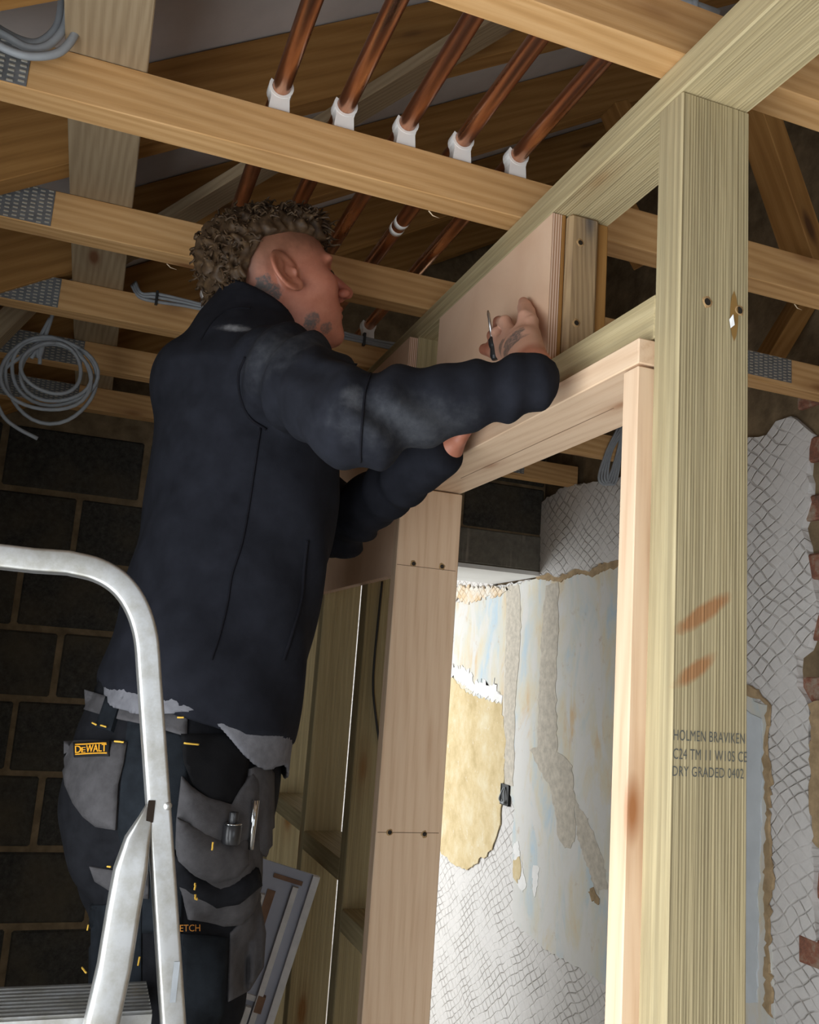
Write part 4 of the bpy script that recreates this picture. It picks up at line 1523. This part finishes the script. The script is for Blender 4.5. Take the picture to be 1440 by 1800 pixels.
hair = child_np('hair', [(hp, hq), (np.array([x[:] for x in LV]), np.array(LQ))], M['hair'], person)

# ---- jacket
ZT = np.array([1.40, 1.50, 1.60, 1.71, 1.82, 1.90, 1.99, 2.08, 2.14, 2.19, 2.23, 2.30])
TB = np.array([0.028, 0.024, 0.029, 0.048, 0.060, 0.064, 0.064, 0.068, 0.088, 0.108, 0.132, 0.150])
TF = np.array([0.330, 0.330, 0.337, 0.348, 0.362, 0.366, 0.360, 0.335, 0.300, 0.272, 0.268, 0.275])
TW = np.array([0.180, 0.182, 0.180, 0.178, 0.182, 0.186, 0.190, 0.178, 0.140, 0.100, 0.082, 0.080])


def torso(X, Y, Z, grow=0.0):
    z = np.clip(Z, 1.40, 2.30)
    sh = z.shape
    zf = z.ravel()
    bk, ft, wd = (np.interp(zf, ZT, q).reshape(sh) for q in (TB, TF, TW))
    cx, a_ = (bk + ft) / 2, (ft - bk) / 2 + grow
    b_ = wd + grow
    k = (np.abs((X - cx) / a_) ** 2.4 + np.abs((Y - 1.45) / b_) ** 2.4) ** (1 / 2.4)
    return (k - 1) * np.minimum(a_, b_)


def jacket_sdf(X, Y, Z):
    d = torso(X, Y, Z)
    # hood bulge low on the back of the neck
    d = smin(d, ell(X, Y, Z, (0.082, 1.44, 2.075), (0.035, 0.09, 0.055)), 0.025)
    # soft drape over torso
    d = d - 0.0035 * np.sin(Z * 38 + X * 30 + 3 * np.sin(Y * 14)) * np.clip((2.02 - Z) / 0.2, 0, 1) * 0.8
    sl = [(SH_R, EL_R, WR_R, 0.071, 0.060, 0.036), (SH_L, EL_L, WR_L, 0.068, 0.058, 0.040)]
    for sh, el_, wr_, r0, r1, r2 in sl:
        up_ = cone(X, Y, Z, sh[:], el_[:], r0, r1)
        fo = cone(X, Y, Z, el_[:], wr_[:], r1, r2)
        arm = smin(up_, fo, 0.022)
        # creases crossing the sleeve around elbow and forearm
        ax_ = (wr_ - el_).normalized()
        s = (X - el_.x) * ax_.x + (Y - el_.y) * ax_.y + (Z - el_.z) * ax_.z
        tr = Vector((0, 0, 1)) - ax_ * ax_.z
        q = X * tr.x + Y * tr.y + Z * tr.z
        arm = arm - 0.0078 * np.sin(s * 95 + 22 * q + 1.5 * np.sin(q * 60)) * np.exp(-((s - 0.03) / 0.07) ** 2)
        arm = arm - 0.0058 * np.sin(s * 120 - 30 * q) * np.exp(-((s - 0.20) / 0.05) ** 2)
        ax2 = (el_ - sh).normalized()
        s2 = (X - sh.x) * ax2.x + (Y - sh.y) * ax2.y + (Z - sh.z) * ax2.z
        arm = arm - 0.0065 * np.sin(s2 * 80 + X * 60) * np.exp(-((s2 - 0.06) / 0.09) ** 2)
        # cuff end
        cut = s - (wr_ - el_).length - (0.012 if sh is SH_R else 0.028)
        arm = smax(arm, cut, 0.008)
        if sh is SH_R:      # the loose cuff turns up round the wrist
            ce_ = at(940, 652, 'X', 0.505)
            cu_ = (ce_ - wr_).normalized()
            cuff = cone(X, Y, Z, wr_[:], (ce_ + cu_ * 0.02)[:], 0.0345, 0.0325)
            cuff = smax(cuff, (X - ce_.x) * cu_.x + (Y - ce_.y) * cu_.y + (Z - ce_.z) * cu_.z, 0.006)
            arm = smin(arm, cuff, 0.012)
        d = smin(d, arm, 0.022)
    # collar rim, higher at the nape
    d = smax(d, (Z + 0.42 * (X - 0.15)) - 2.247, 0.006)
    # hem, lower at the front, loose
    hem = 1.585 - 0.24 * (X - 0.03) + 0.006 * np.sin(Y * 40 + X * 20)
    d = smax(d, hem - Z, 0.008)
    return d


jp = relax(*nets(jacket_sdf, [-0.02, 0.93, 1.46], [0.60, 1.74, 2.32], 0.0062), it=2, f=0.5)
jacket = child_np('jacket', [jp], M['jacket_fleece'], person)
JT = BVHTree.FromPolygons([tuple(p) for p in jp[0]], [tuple(q) for q in jp[1]])


def cast(tree, px, py, off=0.0):
    d = ray(px, py).normalized()
    h = tree.ray_cast(CAM, d)
    if h[0] is None:
        return None
    n_ = h[1]
    if n_.dot(d) > 0: n_ = -n_
    return h[0] + n_ * off


def surf_line(name, tree, pxs, rad, mat, parent, off=0.0005, n=6, dens=8):
    P = [Vector((x, y, 0)) for x, y in pxs]
    pts = [cast(tree, q.x, q.y, off) for q in spline(P, dens)]
    pts = [p for p in pts if p is not None]
    keep = [pts[0]]
    for p in pts[1:]:
        if (p - keep[-1]).length < 0.06:
            keep.append(p)
    if len(keep) < 2: return None
    V, Fc = tube_data(keep, rad, n)
    o = link(name, mesh_from(name, V, Fc, True), mat, parent)
    o.matrix_parent_inverse = pw(parent).inverted()
    return o


surf_line('side_seam', JT, [(458, 752), (448, 820), (436, 900), (424, 960), (408, 1010), (400, 1060), (388, 1110), (372, 1160)], 0.0016, M['jacket_seam'], jacket)
surf_line('pocket_zip', JT, [(540, 950), (534, 1000), (530, 1050), (520, 1090), (508, 1130), (498, 1160)], 0.0030, M['jacket_seam'], jacket)
surf_line('chest_seam', JT, [(558, 800), (550, 860), (546, 920), (541, 955)], 0.0014, M['jacket_seam'], jacket)
surf_line('shoulder_seam', JT, [(432, 628), (420, 660), (424, 700), (440, 735), (468, 755)], 0.0022, M['jacket_seam'], jacket)
surf_line('sleeve_seam', JT, [(652, 655), (642, 690), (637, 740), (634, 790), (634, 812)], 0.0016, M['jacket_seam'], jacket)
surf_line('collar_seam', JT, [(352, 600), (372, 568), (395, 548), (420, 542), (440, 543)], 0.0014, M['jacket_seam'], jacket)

# ---- T-shirt hem
def shirt_sdf(X, Y, Z):
    d = np.abs(torso(X, Y, Z, -0.004) + 0.002) - 0.0026
    lowz = 1.552 - 0.24 * (X - 0.03) + 0.010 * np.sin(Y * 33 + X * 25) + 0.030 * np.exp(-((X - 0.17) / 0.06) ** 2) - 0.012 * np.clip((X - 0.22) / 0.1, 0, 1)
    return smax(smax(d, lowz - Z, 0.003), Z - 1.66, 0.003)


sp_ = nets(shirt_sdf, [-0.01, 1.23, 1.44], [0.36, 1.67, 1.68], 0.0042)
shirt = child_np('t_shirt', [sp_], M['shirt_grey'], person)

# ---- trousers
def trouser_sdf(X, Y, Z):
    d = ell(X, Y, Z, (0.162, 1.45, 1.46), (0.158, 0.174, 0.17))
    d = smin(d, cone(X, Y, Z, (0.165, 1.45, 1.64), (0.16, 1.45, 1.52), 0.125, 0.135), 0.05)
    d = smin(d, ell(X, Y, Z, (0.078, 1.37, 1.40), (0.072, 0.078, 0.10)), 0.05)          # seat
    for y, kx in ((1.362, 0.0), (1.545, 0.02)):
        d = smin(d, cone(X, Y, Z, (0.165, y, 1.42), (0.180 + kx, y - 0.004, 1.08), 0.118, 0.098), 0.035)
        d = smin(d, cone(X, Y, Z, (0.180 + kx, y - 0.004, 1.08), (0.135, y, 0.74), 0.098, 0.074), 0.02)
    d = d - 0.0050 * np.sin(Z * 55 + X * 40 + 2 * np.sin(Y * 30)) * np.clip((1.45 - Z) / 0.15, 0, 1)
    d = d - 0.0030 * np.sin(Z * 20 - X * 75 + Y * 30)
    d = smax(d, 0.745 - Z, 0.01)
    return smax(d, Z - 1.66, 0.01)


tp = relax(*nets(trouser_sdf, [-0.08, 1.18, 0.71], [0.38, 1.72, 1.69], 0.0068), it=1, f=0.5)
trs = child_np('trousers', [tp], M['trouser_black'], person)
TT = BVHTree.FromPolygons([tuple(p) for p in tp[0]], [tuple(q) for q in tp[1]])


def patch(name, tree, poly, mat, parent, thick=0.004, bulge=0.0, step=7, jit=0.0):
    """a piece of cloth lying on the surface under a polygon of photo pixels: follows the leg, has thickness"""
    xs, ys = [p[0] for p in poly], [p[1] for p in poly]
    n = len(poly)
    out = []
    for i in range(n):
        (x0, y0), (x1, y1) = poly[i], poly[(i + 1) % n]
        L = math.hypot(x1 - x0, y1 - y0)
        k = max(1, int(L / step))
        out += [(x0 + (x1 - x0) * j / k, y0 + (y1 - y0) * j / k) for j in range(k)]
    def inside(x, y):
        c_ = False
        for i in range(n):
            (x0, y0), (x1, y1) = poly[i], poly[(i + 1) % n]
            if (y0 > y) != (y1 > y) and x < (x1 - x0) * (y - y0) / (y1 - y0) + x0:
                c_ = not c_
        return c_
    def edge_d(x, y):
        return min(math.hypot(x - p[0], y - p[1]) for p in out)
    pts = list(out)
    nb_ = len(pts)
    gx = min(xs) + step / 2
    while gx < max(xs):
        gy = min(ys) + step / 2
        while gy < max(ys):
            if inside(gx, gy) and edge_d(gx, gy) > step * 0.6:
                pts.append((gx, gy))
            gy += step
        gx += step
    from mathutils.geometry import delaunay_2d_cdt
    vv, ee, ff, _, _, _ = delaunay_2d_cdt([Vector(p) for p in pts], [(i, (i + 1) % nb_) for i in range(nb_)], [], 1, 1e-4)
    span = max(max(xs) - min(xs), max(ys) - min(ys))
    P = []
    base = []
    last = None
    for q in vv:
        f = min(1.0, edge_d(q.x, q.y) / (0.22 * span)) if bulge else 0
        p = cast(tree, q.x, q.y, thick + bulge * math.sin(f * math.pi / 2))
        b_ = cast(tree, q.x, q.y, -0.004)
        if p is None:
            p = at(q.x, q.y, 'Y', last.y) if last is not None else at(q.x, q.y, 'Y', 1.40)
            b_ = p + Vector((0, 0.006, 0))
        last = p
        P.append(p); base.append(b_)
    V = P + base
    m = len(P)
    Fc = [tuple(f) for f in ff]
    cen_cam = sum((Vector(p) for p in P), Vector()) / m - CAM
    cnt2 = {}
    for f in ff:
        for i in range(len(f)):
            e_ = (f[i], f[(i + 1) % len(f)])
            cnt2[e_] = cnt2.get(e_, 0) + 1
    for (i, j) in list(cnt2):
        if (j, i) not in cnt2:
            Fc.append((j, i, i + m, j + m))
    o = link(name, mesh_from(name, V, Fc, False), mat, parent)
    for p in o.data.polygons:
        p.use_smooth = len(p.vertices) == 3
    o.matrix_parent_inverse = pw(parent).inverted()
    return o


def surf_text(name, tree, s, corners, mat, parent, off, noff=0.0):
    """lettering laid on the cloth: corners = photo pixels of lower-left, lower-right, upper-left"""
    me = fit_text(text_mesh(s, 0.02, spacing=1.0, offset=0.0), 0, 1, 1)
    ll, lr, ul = [Vector((*c_, 0)) for c_ in corners]
    for v in me.vertices:
        q = ll + (lr - ll) * v.co.x + (ul - ll) * v.co.y
        p = cast(tree, q.x, q.y, noff) or at(q.x, q.y, 'Y', 1.3)
        p = p + (CAM - p).normalized() * off
        v.co = p
    o = link(name, me, mat, parent)
    o.matrix_parent_inverse = pw(parent).inverted()
    return o


# waist, panels and pockets
patch('waistband', TT, [(148, 1212), (200, 1228), (262, 1242), (330, 1262), (328, 1296), (262, 1276), (196, 1262), (150, 1248)], M['trouser_grey'], trs, 0.003)
patch('belt_loop', TT, [(190, 1226), (216, 1234), (200, 1288), (172, 1280)], M['trouser_teal'], trs, 0.006)
pb = patch('back_pocket', TT, [(112, 1303), (165, 1302), (224, 1306), (219, 1340), (209, 1380), (206, 1458), (170, 1452), (150, 1436), (132, 1412), (118, 1380), (112, 1340)], M['trouser_grey'], trs, 0.004, 0.004)
patch('thigh_panel', TT, [(226, 1262), (330, 1296), (330, 1400), (318, 1640), (244, 1640), (208, 1460), (214, 1360)], M['trouser_teal'], trs, 0.0015)
bd = patch('badge', TT, [(139, 1308), (200, 1306), (198, 1333), (139, 1334)], M['badge_black'], pb, 0.0095)
for ya, yb in ((1311, 1313), (1328, 1330)):
    patch('badge_line', TT, [(142, ya), (196, ya - 1), (196, yb - 1), (142, yb)], M['badge_yellow'], pb, 0.0102, step=5)
for dx in (0.0, 0.7):
    surf_text('badge_lettering', TT, 'D', [(141.5 + dx, 1327), (151 + dx, 1326.5), (141.5 + dx, 1314.5)], M['badge_yellow'], pb, 0.0012, 0.0098)
    surf_text('badge_lettering', TT, 'E', [(152.0 + dx, 1326.5), (159 + dx, 1326.5), (152.0 + dx, 1317)], M['badge_yellow'], pb, 0.0012, 0.0098)
    surf_text('badge_lettering', TT, 'WALT', [(160 + dx, 1326.5), (195 + dx, 1325.5), (160.5 + dx, 1313.5)], M['badge_yellow'], pb, 0.0012, 0.0098)
patch('lower_panel', TT, [(158, 1522), (205, 1530), (262, 1532), (262, 1580), (210, 1575), (168, 1548)], M['trouser_grey'], trs, 0.003)
# holster pocket with tool loops on the thigh
patch('pocket_lining', TT, [(318, 1292), (400, 1290), (440, 1320), (425, 1385), (405, 1418), (370, 1408), (338, 1380), (322, 1340)], M['trouser_dark'], trs, 0.0035)
hk = patch('holster_pocket', TT, [(318, 1366), (336, 1384), (362, 1402), (404, 1414), (416, 1392), (438, 1360), (452, 1372), (456, 1480), (452, 1560), (440, 1600), (420, 1622), (390, 1626), (330, 1616), (312, 1540), (310, 1440)], M['trouser_grey'], trs, 0.007, 0.016)
patch('tool_pocket', TT, [(312, 1436), (334, 1446), (352, 1458), (372, 1468), (398, 1474), (414, 1460), (420, 1474), (418, 1520), (404, 1540), (366, 1544), (338, 1530), (318, 1506)], M['trouser_grey'], hk, 0.020, 0.012)
patch('pocket_band', TT, [(310, 1490), (328, 1506), (342, 1530), (376, 1546), (420, 1538), (434, 1520), (436, 1560), (410, 1580), (372, 1584), (340, 1570), (314, 1546)], M['trouser_black'], hk, 0.021, 0.008)
patch('hammer_strap', TT, [(436, 1352), (462, 1340), (476, 1360), (476, 1490), (462, 1504), (434, 1500), (430, 1440)], M['trouser_grey'], trs, 0.006, 0.010)
patch('knee_pocket', TT, [(318, 1640), (400, 1648), (392, 1780), (372, 1830), (322, 1820)], M['trouser_teal'], trs, 0.003)
patch('side_panel', TT, [(404, 1640), (436, 1606), (456, 1570), (468, 1640), (464, 1700), (440, 1740), (400, 1760)], M['trouser_grey'], trs, 0.002)
patch('knee_pocket', TT, [(160, 1590), (250, 1590), (250, 1790), (158, 1780)], M['trouser_teal'], trs, 0.0025)
surf_text('leg_lettering', TT, 'STRETCH', [(291, 1638), (352, 1637), (291, 1626)], M['stitch_orange'], trs, 0.008)
for (x0, y0, x1, y1) in ((170, 1275, 178, 1279), (186, 1280, 196, 1283), (208, 1308, 222, 1309), (315, 1267, 325, 1267), (322, 1311, 345, 1313), (357, 1470, 355, 1482), (340, 1530, 337, 1542), (334, 1552, 331, 1566), (168, 1625, 166, 1636), (254, 1676, 251, 1692), (158, 1700, 164, 1710), (198, 1520, 205, 1521)):
    big = x0 in (357, 340, 334)
    surf_line('stitching', TT, [(x0, y0), ((x0 + x1) / 2, (y0 + y1) / 2), (x1, y1)], 0.0013, M['stitch_yellow'], trs, 0.040 if big else 0.010, 5, 4)
# tool in the pocket: a black socket driver with chrome end, and a steel pencil clip
pt = cast(TT, 384, 1452, 0.030)
ptd = Vector((0.02, 0.0, 1)).normalized()
tool = empty('pocket_tool', pt)
setp(tool, 'black socket tool with shiny rim standing in the thigh pocket', 'tool')
def tool_tube(name, a_, b_, r, mat):
    V, Fc = tube_data([pt + ptd * x for x in (a_, a_ + 0.001, b_ - 0.001, b_)], [r * 0.9, r, r, r * 0.9], 14)
    return link(name, mesh_from(name, to_local(V, tool), Fc, True), mat, tool)
tool_tube('socket_body', -0.016, 0.008, 0.0120, M['tool_black'])
tool_tube('socket_rim', 0.008, 0.0105, 0.0122, M['tool_chrome'])
tool_tube('socket_neck', 0.0105, 0.024, 0.0062, M['tool_black'])
pt2 = cast(TT, 425, 1440, 0.020)
V, Fc = tube_data([pt2 + Vector((0, 0, -0.035)), pt2 + Vector((0.002, 0, 0.028))], 0.0050, 10)
o = link('steel_punch', mesh_from('steel_punch', V, Fc, True), M['tool_chrome'])
setp(o, 'slim chrome tool clipped beside the holster pocket', 'tool')

# boots
for y in (1.362, 1.545):
    def boot(X, Y, Z, y=y):
        d = cone(X, Y, Z, (0.125, y, 0.80), (0.125, y, 0.72), 0.055, 0.052)
        d = smin(d, ell(X, Y, Z, (0.19, y, 0.695), (0.125, 0.047, 0.045)), 0.03)
        return smax(d, 0.662 - Z, 0.006)
    child_np('boot', [nets(boot, [0.03, y - 0.08, 0.64], [0.34, y + 0.08, 0.86], 0.009)], M['boot_brown'], person)

# screwdriver in the hand
s0, s1 = Vector(hx(858, 546, 0.5240)), Vector(hx(865, 594, 0.5310))
dr = (s1 - s0).normalized()
sd = empty('screwdriver', s1)
setp(sd, 'small screwdriver with black handle held upright in the hand', 'screwdriver')
V, Fc = tube_data([s0, s0 + dr * 0.006, s0 + dr * 0.012, s1 + dr * 0.004], [0.0012, 0.0026, 0.0022, 0.0026], 8)
link('shank', mesh_from('shank', to_local(V, sd), Fc, True), M['tool_steel'], sd)
V, Fc = tube_data([s1 + dr * x for x in (-0.001, 0.003, 0.010, 0.014, 0.018, 0.030, 0.036)], [0.0035, 0.0064, 0.0070, 0.0064, 0.0052, 0.0072, 0.005], 12)
link('handle', mesh_from('handle', to_local(V, sd), Fc, True), M['tool_black'], sd)

# ------------------------------------------------------------------ step ladder (hoop, rails, strut, tread)
YL = 1.135
ld = empty('step_ladder', (0.0, YL, 0.0))
setp(ld, 'scuffed aluminium stepladder with curved top hoop in front of the man', 'ladder')


def profile_sweep(name, pts, prof, side, mat, parent, scales=None):
    """sweep a closed profile (a, b) along a path; a goes along `side`, b along side x tangent"""
    P = [Vector(p) for p in pts]
    V, Fc = [], []
    n = len(prof)
    for i, p in enumerate(P):
        tg = (P[min(i + 1, len(P) - 1)] - P[max(i - 1, 0)]).normalized()
        s = (Vector(side) - tg * Vector(side).dot(tg)).normalized()
        b_ = s.cross(tg)
        k = scales[i] if scales else (1, 1)
        for (pa, pb_) in prof:
            V.append(p + s * pa * k[0] + b_ * pb_ * k[1])
    for i in range(len(P) - 1):
        for k in range(n):
            Fc.append((i * n + k, i * n + (k + 1) % n, (i + 1) * n + (k + 1) % n, (i + 1) * n + k))
    Fc.append(tuple(range(n - 1, -1, -1)))
    Fc.append(tuple((len(P) - 1) * n + k for k in range(n)))
    me = mesh_from(name, to_local(V, parent), Fc, True)
    me.polygons[-1].use_smooth = me.polygons[-2].use_smooth = False
    return link(name, me, mat, parent)


def rrect(hw, hh, r, n=3):
    out = []
    for cx, cy, a0 in ((hw - r, hh - r, 0), (-hw + r, hh - r, 90), (-hw + r, -hh + r, 180), (hw - r, -hh + r, 270)):
        for k in range(n + 1):
            a_ = math.radians(a0 + 90 * k / n)
            out.append((cx + r * math.cos(a_), cy + r * math.sin(a_)))
    return out


# hoop and near rail: one bent tube; the far end of the hoop comes down on the other side, out of the picture
LP = lambda x, y, Y=YL: at(x, y, 'Y', Y)
top_path = [LP(262, 1190), LP(256, 1120), LP(240, 1068), LP(212, 1028), LP(172, 1003), LP(120, 990)]
p_in = LP(60, 986)
left_x = -0.30
mirror_c = (LP(262, 1190).x + left_x) / 2
path = [Vector((0.235, YL, 0.0))] + [LP(312, 1950), LP(304, 1800), LP(288, 1560), LP(274, 1360)]
path = [Vector((path[1].x + (path[1].x - path[2].x) / (path[2].z - path[1].z) * path[1].z, YL, 0.0))] + path[1:]
full = path + spline(top_path, 5)
full += [p_in]
mir = [Vector((2 * mirror_c - p.x, YL, p.z)) for p in spline(top_path, 5)[::-1]]
mir = [p for p in mir if p.x < p_in.x - 0.01]
full += mir + [Vector((2 * mirror_c - p.x, YL, p.z)) for p in path[::-1]]
profile_sweep('hoop_rail', full, rrect(0.021, 0.0135, 0.004), (0, 1, 0), M['aluminium'], ld)
# slot and rivet on the near rail
V, Fc = tube_data([LP(286, 1412) + Vector((0.004, -0.022, 0)), LP(286, 1412) + Vector((0.004, -0.0175, 0))], [0.0045, 0.0055], 12)
link('rivet', mesh_from('rivet', to_local(V, ld), Fc, True), M['aluminium'], ld)
a_ = LP(262, 1400)
V, Fc = box_data((a_.x - 0.002, a_.x + 0.006), (YL - 0.0222, YL - 0.0195), (LP(262, 1440).z, LP(262, 1402).z))
link('slot', mesh_from('slot', to_local(V, ld), Fc), M['hole_dark'], ld)
# strut: flattened end in the slot, widening into a tube on its way down to the rear foot
sp0, sp1 = LP(266, 1408, YL - 0.012), LP(178, 1800, YL - 0.03)
spts = [sp0.lerp(sp1, f) for f in (0, 0.08, 0.18, 0.32, 0.5, 0.75, 1.0)]
dd = (sp1 - sp0) / (sp0.z - sp1.z)
spts[1] += Vector((-0.002, 0, 0)); spts[2] += Vector((-0.006, 0, 0)); spts[3] += Vector((-0.006, 0, 0)); spts[4] += Vector((-0.004, 0, 0))
spts.append(sp1 + dd * (sp1.z - 0.0))
scs = [(0.25, 0.18), (0.5, 0.42), (0.85, 0.75), (1, 1), (1, 1), (1, 1), (1, 1), (1, 1)]
profile_sweep('strut', spts, rrect(0.016, 0.0185, 0.006), (0, 1, 0), M['aluminium'], ld, scs)
# treads
def tread(z, name='tread'):
    xr = LP(270, 1800).x + (1.2 - z) * 0.08
    items = [box_data((-0.46 + 0.002, xr), (YL + 0.005, YL + 0.115), (z - 0.03, z))]
    for k in range(9):
        y0 = YL + 0.012 + k * 0.0115
        items.append(box_data((-0.455, xr), (y0, y0 + 0.006), (z, z + 0.002)))
    V, Fc = join_data(items)
    return link(name, mesh_from(name, to_local(V, ld), Fc), M['aluminium'], ld)
for k in range(5):
    tread(1.228 - 0.25 * k)
# dimension sticker on the rail
V, Fc = box_data((LP(302, 1690).x, LP(312, 1690).x), (YL - 0.0222, YL - 0.0215), (LP(305, 1750).z, LP(305, 1680).z))
link('sticker', mesh_from('sticker', to_local(V, ld), Fc), M['cable_grey'], ld)

# hop-up bench the man stands on
hb = empty('hop_up_bench', (0.17, 1.45, 0))
setp(hb, 'low work bench under the boots of the man', 'bench')
tb('bench_top', (-0.10, 0.42, ), (1.30, 1.62), (0.62, 0.660), M['old_wood'], hb)
for x in (-0.07, 0.37):
    for y in (1.32, 1.58):
        tb('leg', (x, x + 0.04), (y, y + 0.04), (0, 0.62), M['old_wood'], hb)

# ------------------------------------------------------------------ grey panel leaning on the studs
lp = empty('leaning_panel', at(520, 1650, 'X', 0.5))
setp(lp, 'grey metal panel with pale raised ribs leaning against the studs', 'panel')
TR = at(561, 1541, 'Y', 1.83)
TL = at(490, 1503, 'Y', 1.85)
BR = at(478, 1800, 'Y', 1.84)
ax1 = (BR - TR).normalized()
ax2 = (TL - TR)
W2 = ax2.length
ax2 = (ax2 - ax1 * ax2.dot(ax1)).normalized()
ax3 = ax1.cross(ax2).normalized()
if ax3.dot(CAM - TR) < 0: ax3 = -ax3
def lbox(name, l0, l1, w0, w1, t0, t1, mat):
    V, Fc = box_data((l0, l1), (w0, w1), (t0, t1))
    V = [TR + ax1 * q.x + ax2 * q.y + ax3 * q.z for q in V]
    return link(name, mesh_from(name, to_local(V, lp), Fc), mat, lp)
Lp = (TR.z - 0.03) / max(0.2, -ax1.z)
lbox('sheet', 0, Lp, 0, W2 * 2.2, -0.006, 0.0, M['panel_grey'])
lbox('rib', 0, Lp, -0.002, 0.012, 0, 0.012, M['panel_white'])
lbox('rib', 0.03, Lp, W2 * 0.36, W2 * 0.36 + 0.011, 0, 0.014, M['panel_white'])
lbox('rib', 0.26, Lp, W2 * 0.52, W2 * 0.52 + 0.011, 0, 0.014, M['panel_white'])
lbox('slot_strip', 0.05, Lp * 0.5, W2 * 0.80, W2 * 0.98, 0, 0.003, M['panel_brown'])
lbox('rib', 0.06, Lp, W2 * 1.0, W2 * 1.0 + 0.012, 0, 0.016, M['panel_white'])
lbox('cross_rib', 0.018, 0.026, W2 * 0.3, W2 * 0.95, 0, 0.004, M['panel_brown'])
lbox('cross_rib', 0.24, 0.25, W2 * 0.36, W2 * 0.8, 0, 0.006, M['panel_white'])
lbox('rust_patch', 0.235, 0.265, W2 * 0.30, W2 * 0.46, 0, 0.0155, M['panel_brown'])
